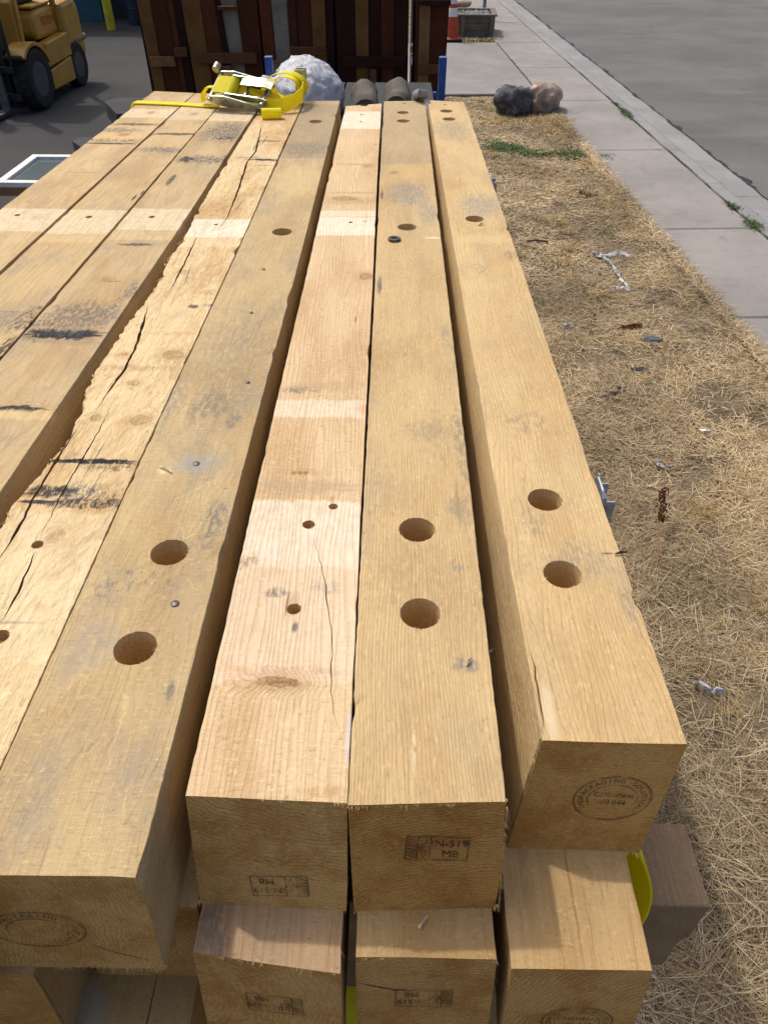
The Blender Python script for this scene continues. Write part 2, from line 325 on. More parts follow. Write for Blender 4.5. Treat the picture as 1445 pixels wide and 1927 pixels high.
class Beam:
    """One timber. Corners of its top face are given in metres: near-left, near-right, far-left, far-right."""
    def __init__(s, label, nl, nr, fl, fr, zt=1.53, h=.19, lean=.03, roll=0.0, group=None, seed=0):
        s.nl, s.nr, s.fl, s.fr = (Vector((*p, zt)) for p in (nl, nr, fl, fr))
        s.o0 = (s.nl + s.nr) / 2; far = (s.fl + s.fr) / 2; d = far - s.o0
        s.rz = math.atan2(-d.x, d.y); s.inv = Matrix.Rotation(-s.rz, 3, 'Z')
        s.h, s.lean, s.roll, s.seed = h, lean, roll, seed; s.label, s.group = label, group
    def L(s, x, y, z=None):
        p = s.inv @ (Vector((x, y, s.o0.z if z is None else z)) - s.o0); return p
    def feats(s, fs):
        out = []
        for f in fs:
            if f[0] == 'band':
                m = (s.nl.x + s.nr.x) / 2; out.append(('band', s.L(m, f[1]).y, s.L(m, f[2]).y, *f[3:]))
            else:
                p = s.L(f[1], f[2]); out.append((f[0], p.x, p.y, *f[3:]))
        return out
    def make(s, mat, matend, holes=(), cracks=(), ends=(), rag=.0015, left=None, right=None, name='timber_beam', step=None, fray=('bottom',)):
        nl, nr, fl, fr = (s.inv @ (p - s.o0) for p in (s.nl, s.nr, s.fl, s.fr))
        length = (fl.y + fr.y) / 2; h = s.h
        ts = [0.0]; st = step or .012
        while ts[-1] < 1: ts.append(ts[-1] + st / length * (1 + ts[-1] * 3))
        ts[-1] = 1.0
        if ts[-1] - ts[-2] < .002: ts.pop(-2)
        e = .004
        # cross-section as (a, b): a 0..1 across, b 0..1 down, plus corner offsets
        sec = [(e, 0)] + [(k / 7, 0) for k in range(1, 7)] + [(1 - e, 0), (1, e)] + [(1, k / 4) for k in (1, 2, 3)] + [(1, 1 - e), (1 - e, 1)] + [(k / 4, 1) for k in (3, 2, 1)] + [(e, 1), (0, 1 - e)] + [(0, k / 4) for k in (3, 2, 1)] + [(0, e)]
        ns = len(sec); vs = []
        sd = Vector((s.seed * 3.1, s.seed * 1.3, s.seed))
        for i, t in enumerate(ts):
            a0 = nl.lerp(fl, t); a1 = nr.lerp(fr, t); y = (a0.y + a1.y) / 2
            bow = mnoise.noise(Vector((y * .8, s.seed, 1))) * .004; bowz = mnoise.noise(Vector((y * .7, s.seed, 5))) * .0015
            lf = left(y) if left else 0.0; rt = right(y) if right else 0.0
            for (a, b) in sec:
                x = a0.x + (a1.x - a0.x) * a; yy = a0.y + (a1.y - a0.y) * a
                z = -h * b; x += bow + s.roll * b; z += bowz
                yy += -s.lean * b * (1 - t) ** 8
                if lf and a < .2 and b < .35: x += lf * (1 - a / .2) * (1 - b / .35)
                if rt and a > .8 and b < .35: x -= rt * ((a - .8) / .2) * (1 - b / .35)
                corner = (a <= e or a >= 1 - e) and (b <= e or b >= 1 - e)
                q = Vector((x * 9, y * 130, z * 9)) + sd
                if corner:
                    j = abs(mnoise.fractal(q, .9, 2.1, 3)) * rag * 1.0 + max(0, mnoise.noise(Vector((x * 5, y * 16, s.seed * 7 + a * 3 + b))) - .42) * rag * 9
                    x += j * (1 if a < .5 else -1); z += j * (-1 if b < .5 else 1) * .6
                if i == 0: yy += mnoise.fractal(Vector((x * 60, z * 60, s.seed)), .8, 2, 4) * .0010
                vs.append((x, yy, z))
        fs = []; mi = []
        for i in range(len(ts) - 1):
            for k in range(ns):
                k2 = (k + 1) % ns; fs.append((i * ns + k, i * ns + k2, (i + 1) * ns + k2, (i + 1) * ns + k)); mi.append(0)
        fs += [tuple(range(ns)), tuple((len(ts) - 1) * ns + k for k in range(ns - 1, -1, -1))]; mi += [1, 1]
        m = MB(); m.v = vs; m.f = fs; m.m = mi
        o = m.build(name, [mat, matend, HOLE_MAT, SPLIT_SHADE])
        o.location = s.o0; o.rotation_euler = (0, 0, s.rz)
        if s.label: tag(o, s.label, 'timber', s.group)
        if holes:
            c = MB()
            for k, (hx, hy, r, dep) in enumerate(holes):
                p = s.L(hx, hy); nn = 28; ring = []
                for z in (.02, -dep):
                    ring += [(p.x + math.cos(2 * math.pi * q / nn) * r * (1 + .035 * mnoise.noise(Vector((q * 1.7, hx * 40, hy * 40)))), p.y + math.sin(2 * math.pi * q / nn) * r * (1 + .035 * mnoise.noise(Vector((q * 1.3, hy * 40, 2)))), z) for q in range(nn)]
                c.add(ring, [tuple(range(nn)), tuple(range(2 * nn - 1, nn - 1, -1))] + [(q, nn + q, nn + (q + 1) % nn, (q + 1) % nn) for q in range(nn)])
            cc = cutter(c); cc.location = o.location; cc.rotation_euler = o.rotation_euler
            bpy.context.view_layer.update(); apply_bool(o, cc)
        for pts, w, dep in cracks:                                     # checks: jagged wedges cut into the top
            P = [s.L(*p) for p in pts]; dense = [P[0]]
            for a, b in zip(P, P[1:]):
                k = max(2, int((b - a).length / .015)); dense += [a.lerp(b, q / k) for q in range(1, k + 1)]
            N = len(dense); vs = []
            for q, p in enumerate(dense):
                env = min(1, 3.5 * q / N + .12, 3.5 * (N - 1 - q) / N + .12)
                ww = w * 1.35 * env * (.6 + .9 * abs(mnoise.noise(Vector((p.y * 31, p.x * 9, 4))))); jx = mnoise.noise(Vector((p.y * 45, 1, s.seed))) * .0035
                vs += [(p.x + jx - ww / 2, p.y, .012), (p.x + jx + ww / 2, p.y, .012), (p.x + jx + ww * .12, p.y, -dep * env), (p.x + jx - ww * .12, p.y, -dep * env)]
            fs = [(q * 4 + k, q * 4 + (k + 1) % 4, (q + 1) * 4 + (k + 1) % 4, (q + 1) * 4 + k) for q in range(N - 1) for k in range(4)] + [(3, 2, 1, 0), tuple((N - 1) * 4 + k for k in range(4))]
            c = MB(); c.add(vs, fs); cc = cutter(c, 'cut', SPLIT_SHADE); cc.location = o.location; cc.rotation_euler = o.rotation_euler
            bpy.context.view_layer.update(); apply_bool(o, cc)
        s.o = o
        for pts, w, dep in ends:                                        # drying checks in the end grain
            dense = []
            for a, b in zip(pts, pts[1:]): dense += [(a[0] + (b[0] - a[0]) * q / 4, a[1] + (b[1] - a[1]) * q / 4) for q in range(4)]
            dense.append(pts[-1]); N = len(dense); vs = []
            for q, (a, b) in enumerate(dense):
                env = min(1, 4 * q / N + .1, 4 * (N - 1 - q) / N + .1); ww = w * env * (.7 + .6 * abs(mnoise.noise(Vector((a * 300, b * 300, 2))))); j = mnoise.noise(Vector((a * 200, b * 200, 7))) * .0015
                vs += [s.end_point(a + j, b - ww / 2 + j, .006), s.end_point(a + j, b + ww / 2 + j, .006), s.end_point(a + j, b + ww * .1 + j, -dep), s.end_point(a + j, b - ww * .1 + j, -dep)]
            c = MB(); c.add(vs, [(q * 4 + k, q * 4 + (k + 1) % 4, (q + 1) * 4 + (k + 1) % 4, (q + 1) * 4 + k) for q in range(N - 1) for k in range(4)] + [(3, 2, 1, 0), tuple((N - 1) * 4 + k for k in range(4))])
            cc = cutter(c, 'cut', SPLIT_SHADE); cc.location = o.location; cc.rotation_euler = o.rotation_euler; bpy.context.view_layer.update(); apply_bool(o, cc)
        # torn fibres left by the saw along the cut edges
        rnd = random.Random(int(s.seed * 100) + 5); m = MB()
        wn = nr.x - nl.x
        for side in fray:
            cnt = 330 if side in ('bottom', 'top') else 200
            for q in range(cnt):
                a = rnd.random()
                if side in ('bottom', 'top'):
                    b = 1 if side == 'bottom' else 0
                    if side == 'top' and mnoise.noise(Vector((a * 4, s.seed, 0))) < -.1: continue
                    x = nl.x + wn * a + s.roll * b; y0 = nl.y + (nr.y - nl.y) * a - s.lean * b; z = -h * b
                    ln = min(.016, .0014 + rnd.expovariate(1 / (.0026 if b else .0022))) * (.4 + 1.2 * abs(mnoise.noise(Vector((a * 7, s.seed, 3))))); dr = Vector((rnd.uniform(-.7, .7), -1, -.22 if b else -.35)).normalized()
                    m.add([(x - (.0009 if b else .0006), y0 + .004, z + (.001 if b else -.001)), (x + (.0009 if b else .0006), y0 + .004, z + (.001 if b else -.001)), Vector((x, y0 + .001, z)) + dr * ln, (x, y0 + .004, z - .0012)], [(0, 1, 2), (1, 3, 2), (3, 0, 2), (0, 3, 1)])
                else:
                    sgn = -1 if side == 'left' else 1; b = rnd.random()
                    x = (nl.x if sgn < 0 else nr.x) + s.roll * b; y0 = nl.y - s.lean * b; z = -h * b
                    ln = min(.012, rnd.expovariate(1 / .0025)); dr = Vector((sgn * .7, -.6, -.4)).normalized()
                    m.add([(x, y0 + .004, z - .001), (x, y0 + .004, z + .001), Vector((x, y0 + .002, z)) + dr * ln, (x - sgn * .001, y0 + .005, z)], [(0, 1, 2), (1, 3, 2), (3, 0, 2), (0, 3, 1)])
        for (hx, hy, r, dep) in holes:                                  # torn fibres round each bored hole
            if r < .0095: continue
            p = s.L(hx, hy)
            for q in range(int(r * 1500)):
                a = rnd.uniform(0, 6.283); u = Vector((math.cos(a), math.sin(a), 0)); v = Vector((-u.y, u.x, 0)); ln = min(.006, .001 + rnd.expovariate(1 / .0014)); b0 = p + u * (r + .0006); w = rnd.uniform(.0005, .0012)
                m.add([b0 - v * w + Vector((0, 0, -.001)), b0 + v * w + Vector((0, 0, .0004)), b0 - u * ln + v * rnd.uniform(-.002, .002) + Vector((0, 0, rnd.uniform(-.0006, .0022))), b0 + Vector((0, 0, -.002))], [(0, 1, 2), (1, 3, 2), (3, 0, 2), (0, 3, 1)])
        if left:                                                        # slivers standing off the torn edge
            for q in range(230):
                y = rnd.uniform(.25, 1.95) * (1 if rnd.random() < .9 else 1.2)
                if mnoise.noise(Vector((y * 9, 3, 3))) < -.1: continue
                t_ = y / length; a0 = nl.lerp(fl, t_); x = a0.x + left(y) + rnd.uniform(-.002, .008); z0 = rnd.uniform(-.012, .001); ln = min(.03, .003 + rnd.expovariate(1 / .006)); dr = Vector((-rnd.uniform(.1, .7), rnd.choice((-1, 1, 1)), rnd.uniform(-.15, .3))).normalized(); w = rnd.uniform(.0008, .003)
                p = Vector((x, y, z0)); m.add([p + Vector((-w, 0, 0)), p + Vector((w, 0, .0008)), p + dr * ln, p + Vector((0, .002, -.002))], [(0, 1, 2), (1, 3, 2), (3, 0, 2), (0, 3, 1)])
        if m.v: tag(m.build('splinter_fringe', FIBRE, o), kind='stuff')
        return o
    def end_point(s, a, b, off=.0016):
        """point on the near end face: a metres from the middle, b metres below the top edge"""
        t = Vector((s.roll, -s.lean, -s.h)); k = b / s.h; n = Vector((0, -s.h, s.lean)).normalized()
        y0 = (s.inv @ (s.nl - s.o0)).y
        yy = (s.inv @ (s.nr - s.o0)).y; hw = (s.nr - s.nl).length / 2
        return Vector((a, (y0 + yy) / 2 + (yy - y0) / 2 * a / hw, 0)) + t * k + n * off
    def nail(s, x, y, r=.005, bent=False):
        p = s.L(x, y); m = MB(); m.lathe([(0, .0030), (r * .6, .0028), (r, .0015), (r, -.006)], p, 'Z', 12)
        return m.build('nail', STEEL_DK, s.o, True)

def text_tris(body, size):
    cu = bpy.data.curves.new('t', 'FONT'); cu.body = body; cu.size = size; cu.align_x = 'CENTER'; cu.align_y = 'CENTER'; cu.resolution_u = 3
    ob = bpy.data.objects.new('t', cu); COL.objects.link(ob); bpy.context.view_layer.update()
    me = bpy.data.meshes.new_from_object(ob.evaluated_get(bpy.context.evaluated_depsgraph_get()))
    vs = [(v.co.x, v.co.y) for v in me.vertices]; fs = [tuple(p.vertices) for p in me.polygons]
    bpy.data.objects.remove(ob); bpy.data.curves.remove(cu); bpy.data.meshes.remove(me)
    return vs, fs
class Flat:
    """flat printed shapes in 2-D, later laid on a face"""
    def __init__(s): s.v = []; s.f = []
    def add(s, vs, fs): o = len(s.v); s.v += vs; s.f += [tuple(i + o for i in f) for f in fs]
    def text(s, body, size, x, y, rot=0, sx=1.0):
        vs, fs = text_tris(body, size); c, q = math.cos(rot), math.sin(rot)
        s.add([(x + c * a * sx - q * b, y + q * a * sx + c * b) for a, b in vs], fs)
    def line(s, x0, y0, x1, y1, w=.0011):
        d = Vector((x1 - x0, y1 - y0)); nn = Vector((-d.y, d.x)).normalized() * w / 2
        s.add([(x0 - nn.x, y0 - nn.y), (x1 - nn.x, y1 - nn.y), (x1 + nn.x, y1 + nn.y), (x0 + nn.x, y0 + nn.y)], [(0, 1, 2, 3)])
    def poly(s, pts, w=.0011):
        for a, b in zip(pts, pts[1:]): s.line(*a, *b, w)
    def oval(s, rx, ry, w=.0011, a0=0, a1=360, n=48):
        s.poly([(rx * math.cos(R(a0 + (a1 - a0) * k / n)), ry * math.sin(R(a0 + (a1 - a0) * k / n))) for k in range(n + 1)], w)
def ispm_mark(code, w=.072, h=.036):
    f = Flat(); x0, x1, y0, y1 = -w / 2, w / 2, -h / 2, h / 2
    f.poly([(x0, y0), (x1, y0), (x1, y1), (x0, y1), (x0, y0)]); xa = x0 + w * .19; xb = x0 + w * .39
    f.line(xa, y0, xa, y1); f.line(xb, y0, xb, y1)
    for k in range(5):
        yy = y0 + h * (.05 + .16 * k); f.line(x0 + .001, yy + h * .14, xa - .001, yy + h * .02)
        f.line(x0 + .001, yy + h * .23, xa - .001, yy + h * .11, .0008)
    f.poly([(xa + .001, y0 + h * .55), ((xa + xb) / 2, y0 + h * .1), (xb - .001, y0 + h * .55)])
    f.text('IPPC', h * .27, (xa + xb) / 2, y0 + h * .6, math.pi / 2)
    f.text(code, h * .42, (xb + x1) / 2, h * .2, 0, .95); f.text('MB', h * .42, (xb + x1) / 2 + .002, -h * .24, 0, .95)
    return f
def oval_mark(rx=.050, ry=.038, top='INDPACKAGING SOLUTIONS', mid=('CHENNAI', '600 044'), a0=215, a1=-35):
    f = Flat(); f.oval(rx, ry); f.oval(rx * .96, ry * .955, .0005); f.oval(rx * .64, ry * .62, .0010, -30, 215)
    for k, ch in enumerate(top):
        a = R(a0 + (a1 - a0) * k / (len(top) - 1)); x, y = rx * .80 * math.cos(a), ry * .80 * math.sin(a)
        if ch != ' ': f.text(ch, .0100, x, y, math.atan2(y / ry ** 2, x / rx ** 2) - math.pi / 2)
    f.text(mid[0], .0108, 0, .006, 0, 1.1); f.text(mid[1], .0108, 0, -.007, 0, 1.1)
    return f
def stamp(beam, f, a, b, turn=0.0, name='ink_stamp'):
    c, q = math.cos(turn), math.sin(turn); m = MB()
    m.add([beam.end_point(a + c * u - q * v, b - (q * u + c * v)) for u, v in f.v], f.f)
    me_o = m.build(name, INK, beam.o); return me_o

# ---------------------------------------------------------------- the timber stack (top layer)
TAN = (.53, .385, .20); TAND = (.36, .237, .108); CRM = (.66, .505, .285); CRMD = (.44, .29, .125); PNK = (.64, .475, .28); PNKD = (.43, .275, .13)
BAT = (.67, .56, .37)
beams = {}
def beam(key, label, corners, feats, light, dark, end_light=(0.785, 0.455, 0.154), end_dark=(0.485, 0.238, 0.061), kw=None, ekw=None, holes=(), cracks=(), zt=1.53, mk=None, **bk):
    b = Beam(label, *corners, zt=zt, **bk); kw = dict(kw or {}); ekw = dict(ekw or {})
    sd = bk.get('seed', 0)
    mat = wood('sawn_wood_' + key, light, dark, feats=b.feats(feats), seed=sd, **kw)
    pe = dict(pith=kw.get('pith', (.02, -.25)), freq=kw.get('freq', 190.), warp=.012, ring=.95, weather=0, blotch=.4); pe.update(ekw)
    me = wood('end_grain_' + key, end_light, end_dark, seed=sd + .5, end=True, **pe)
    b.make(mat, me, holes, cracks, **(mk or {})); beams[key] = b; return b
G = 'timbers of the top layer'
beam('a', 'timber beam along the yard edge of the stack, yellow strap over its far end', ((-1.355, .30), (-1.135, .30), (-1.205, 4.17), (-.992, 4.13)),
     [('band', 2.25, 2.448, BAT, .9, .004), ('band', 3.64, 3.80, BAT, .8, .004), ('blob', -1.146, 3.262, .16, 0.0336, BLK, .9, .03, 1.0), ('blob', -1.15, 3.215, .14, 0.0126, BLK, .9, .012, 0),
      ('blob', -1.17, 3.42, .13, .05, GREY, .8, .05, .8), ('blob', -1.15, 3.33, .13, .08, (.62, .42, .19), .6, .03, 0), ('knot', -1.125, 3.353, .022, .022, 1), ('knot', -1.108, 3.727, .014, .02, 1), ('blob', -1.10, 2.83, .1, .004, GREY, .6, .012, 0),
      ('blob', -1.12, 2.37, .035, .03, GREY, .5, .03, 1.0), ('blob', -1.12, 3.52, .12, .025, BLK, .7, .03, 0)],
     (.56, .41, .22), TAND, kw=dict(ring=.55, weather=.5, freq=75, warp=.05), holes=[(-1.195, 2.385, .009, .1), (-1.19, 1.0, .009, .1)], seed=1.1, group=G)
beam('b', 'timber beam with two short black check marks beside its pale batten strip', ((-1.115, .30), (-.903, .30), (-.985, 4.12), (-.816, 4.12)),
     [('band', 2.227, 2.44, BAT, .9, .004), ('band', 2.16, 2.22, (.60, .44, .22), .7, .006), ('blob', -.90, 3.127, .13, .05, GREY, .9, .03, .5), ('blob', -.90, 3.36, .14, .018, BLK, .8, .02, 0), ('blob', -.892, 1.66, .035, 0.075, BLK, .9, .03, 1.0),
      ('blob', -.89, 1.50, .02, 0.07, BLK, .9, .03, .8), ('blob', -.875, 1.43, .03, .05, GREY, .9, .03, .7), ('blob', -.857, 2.613, .003, 0.0252, BLK, 1, .002, 0), ('blob', -.87, 2.558, .004, 0.0336, BLK, 1, .002, 0),
      ('blob', -.845, 2.801, .006, 0.063, BLK, .9, .008, .5), ('knot', -.905, 3.70, .014, .02, 1), ('blob', -.95, 1.70, .09, .004, GREY, .6, .012, 0), ('blob', -.95, 1.64, .10, .07, GREY, .5, .03, .5), ('band', 3.60, 3.85, BAT, .6, .01)],
     TAN, TAND, kw=dict(ring=.55, weather=.65, freq=90, warp=.05, pith=(.2, -.2)), holes=[(-.963, 2.373, .010, .1), (-.96, 1.0, .010, .1)], seed=2.3, group=G)
beam('c', 'timber beam with a long black scorch smear across it, between the check marks and the cracked beam', ((-.898, .30), (-.695, .30), (-.812, 4.12), (-.624, 4.12)),
     [('band', 2.26, 2.454, BAT, .9, .004), ('band', 2.18, 2.255, (.60, .45, .24), .7, .006), ('blob', -.75, 2.145, .06, 0.0126, BLK, .7, .012, .4), ('blob', -.775, 1.585, .105, 0.0273, BLK, 1, .014, .25), ('blob', -.84, 1.60, .05, 0.063, BLK, .8, .02, 1.0), ('blob', -.76, 1.55, .12, .02, GREY, .4, .02, .5),
      ('blob', -.77, 1.68, .13, .10, (.10, .10, .10), .75, .03, .8), ('blob', -.70, 1.72, .03, .10, GREY, .5, .02, .9), ('blob', -.755, 1.262, .06, 0.0126, BLK, .95, .01, .2), ('band', 1.225, 1.258, (.62, .45, .23), .8, .004),
      ('blob', -.71, 3.40, .13, .20, (.10, .10, .095), .85, .06, .7), ('blob', -.70, 3.30, .05, 0.0252, BLK, .8, .02, .8), ('blob', -.71, 3.0, .15, .07, (.09, .09, .088), .9, .02, .6), ('blob', -.79, 3.0, .03, 0.042, BLK, .8, .02, .5), ('blob', -.681, 1.834, .022, .06, GREY, .9, .02, .9),
      ('blob', -.79, 2.75, .012, 0.07, BLK, .7, .012, .5), ('band', 3.58, 3.75, BAT, .8, .004), ('knot', -.766, 1.9, .012, .014, .7), ('blob', -.74, 1.885, .03, .006, BRN, .9, .008, .8), ('blob', -.78, 1.15, .1, .05, GREY, .25, .03, .5)],
     (.50, .37, .20), TAND, kw=dict(ring=.6, weather=.55, freq=110, warp=.03, saw=.8), holes=[(-.764, 2.376, .0095, .1), (-.77, 1.0, .0095, .1)], seed=3.7, group=G)
def jag(y):
    v = .006 * max(0, mnoise.fractal(Vector((y * 14, 2, 2)), .8, 2.2, 4)) if y < 2.3 else 0
    for c, w, a in ((.86, .10, .030), (.74, .06, .010), (1.55, .16, .016), (.98, .05, .010), (1.9, .12, .010), (.57, .04, .012)): v += a * math.exp(-((y - c) / w) ** 2)
    return v + (.007 * abs(mnoise.noise(Vector((y * 70, 1, 1)))) + .012 * max(0, mnoise.noise(Vector((y * 28, 5, 1))) - .1) if y < 2.3 else 0)
beam('d', 'pale cracked timber beam with a splintered ragged edge and big knots', ((-.66, .30), (-.472, .30), (-.618, 3.97), (-.432, 3.97)),
     [('blob', -.55, 1.088, .10, 0.00975, BLK, 1, .008, .1), ('blob', -.52, 1.075, .055, 0.024, BLK, .75, .012, 1.0), ('blob', -.545, .998, .06, .034, (.06, .075, .085), .9, .012, .9), ('blob', -.602, 1.0, .05, 0.018, BLK, .9, .014, .6), ('blob', -.53, .968, .09, 0.015, BLK, .85, .010, .8), ('blob', -.485, .98, .035, 0.03, BLK, .7, .014, 1.1), ('blob', -.61, .972, .04, 0.006, BLK, .9, .01, .3),
      ('knot', -.495, 1.489, .022, .022, .9), ('knot', -.607, 1.488, .014, .012, .9), ('knot', -.549, 1.368, .012, .012, .7), ('knot', -.590, 1.231, .012, .010, .9), ('knot', -.498, 1.227, .022, .018, .8), ('knot', -.546, .884, .016, .016, .6), ('knot', -.575, 1.95, .014, .014, .7),
      ('blob', -.462, 1.742, .016, .014, GREY, .9, .014, .5), ('blob', -.442, 1.789, .012, .04, GREY, .9, .02, .5), ('blob', -.50, 1.735, .015, 0.012, BLK, .8, .01, .4), ('blob', -.49, 3.0, .07, 0.015, BLK, .95, .014, .2), ('blob', -.56, 3.03, .06, .02, GREY, .6, .02, .6), ('blob', -.49, 2.93, .06, .005, GREY, .8, .01, 0), ('blob', -.51, 3.262, .06, 0.0075, BLK, .9, .01, .2), ('blob', -.55, 3.2, .012, .10, GREY, .8, .02, .8),
      ('band', 2.205, 2.36, WHT, .8, .004), ('band', 2.13, 2.20, (.70, .56, .34), .7, .01), ('band', .63, .945, (.72, .60, .38), .55, .012), ('blob', -.457, 1.155, .006, .02, (.45, .16, .05), .8, .004, 0), ('blob', -.56, 1.43, .12, .018, BRN, .45, .02, .5), ('blob', -.48, 1.82, .05, .02, (.42, .25, .08), .6, .02, .3), ('blob', -.50, 1.59, .05, .012, (.42, .25, .08), .5, .02, .3), ('blob', -.45, 2.19, .012, .02, (.5, .2, .08), .7, .008, 0), ('blob', -.55, .70, .06, .004, GREY, .4, .01, 0)],
     CRM, (.43, .27, .11), kw=dict(ring=.6, weather=.15, freq=90, warp=.07, saw=.8, rough=2.2, blotch=.8, fl_sc=(70, 45), pith=(.03, -.16)), holes=[(-.57, .864, .0095, .1), (-.553, .674, .0125, .1), (-.549, 2.313, .006, .05)],
     cracks=[([(-.575, 3.552), (-.541, 3.117), (-.553, 2.968), (-.533, 2.634), (-.525, 2.374), (-.535, 2.258)], .0075, .06), ([(-.588, 2.205), (-.582, 2.051), (-.579, 1.872), (-.579, 1.812)], .0055, .05), ([(-.616, 1.752), (-.598, 1.622), (-.588, 1.533), (-.585, 1.413), (-.594, 1.323), (-.596, 1.262)], .0062, .06),
             ([(-.612, 1.212), (-.617, 1.12), (-.618, 1.058), (-.62, .975), (-.615, .898), (-.619, .80)], .0055, .05), ([(-.571, 1.28), (-.569, 1.187), (-.571, 1.092), (-.575, .996), (-.5725, .885)], .0032, .04), ([(-.5675, .852), (-.561, .759), (-.563, .695)], .0040, .04), ([(-.545, 1.17), (-.548, 1.10), (-.552, 1.02)], .0016, .02), ([(-.515, 1.10), (-.525, 1.03), (-.53, .96)], .0014, .02), ([(-.60, 1.34), (-.585, 1.42)], .0018, .02), ([(-.50, 2.55), (-.51, 2.42)], .0025, .03), ([(-.525, 3.35), (-.53, 3.2)], .004, .04), ([(-.51, .56), (-.49, .42)], .0014, .02), ([(-.56, 2.0), (-.55, 1.86)], .0020, .02), ([(-.60, .62), (-.59, .5)], .002, .02)],
     seed=4.2, group=G, mk=dict(left=jag, rag=.0024, step=.005))
beam('e', 'grey stained timber beam beside the cracked one, with nail heads and three large bored holes', ((-.470, .345), (-.269, .345), (-.427, 3.96), (-.26, 3.968)),
     [('blob', -.367, 1.287, .06, .07, (.15, .145, .13), .65, .05, .5), ('blob', -.314, 1.229, .02, .035, GREY, .7, .03, .8), ('blob', -.365, .79, .085, .045, (.12, .125, .13), .65, .05, 1.2), ('blob', -.43, .765, .05, .04, (.12, .125, .13), .6, .05, 1.1), ('blob', -.295, .926, .03, .06, (.12, .125, .13), .75, .04, .9), ('blob', -.31, .86, .05, .03, GREY, .5, .05, 1.0), ('blob', -.45, 1.3, .03, .15, (.16, .17, .18), .5, .04, .9),
      ('band', 3.02, 3.90, (.27, .215, .145), .75, .02), ('blob', -.35, 3.15, .1, .12, GREY, .5, .05, .4), ('blob', -.36, 1.083, .05, .03, (.28, .28, .27), .7, .03, .6), ('blob', -.412, 1.064, .016, .012, (.70, .56, .33), .9, .012, .4), ('blob', -.35, 1.5, .12, .3, (.24, .20, .13), .55, .08, .3), ('knot', -.330, 2.29, .05, .05, .25),
      ('blob', -.35, 2.75, .12, .25, (.62, .47, .25), .35, .06, .2), ('blob', -.42, .66, .05, .07, (.30, .27, .23), .45, .05, .7), ('blob', -.30, .70, .03, .08, (.42, .32, .19), .4, .03, 0), ('blob', -.29, .585, .006, .02, GREY, .7, .006, .7), ('blob', -.37, .50, .02, .015, GREY, .6, .02, 1.1), ('blob', -.30, .44, .01, .006, GREY, .6, .02, 1.1), ('band', 3.00, 3.015, (.40, .33, .22), .8, .004)],
     (.50, .37, .19), (.33, .225, .105), kw=dict(ring=.3, weather=.7, freq=75, warp=.09, saw=.9, scratch=.6, rough=.9, fl_sc=(90, 190), pith=(.05, -.12)), end_light=(0.8, 0.475, 0.163), end_dark=(0.508, 0.253, 0.0691), ekw=dict(freq=170, pith=(-.25, -.12), ring=.8),
     holes=[(-.353, .849, .030, .13), (-.356, .656, .030, .13), (-.337, 2.252, .030, .13), (-.345, 3.574, .030, .13)], seed=5.9, lean=.028, roll=.0, group=G, mk=dict(rag=.0018, ends=[([(.015, .135), (.045, .155), (.085, .172)], .004, .015)]))
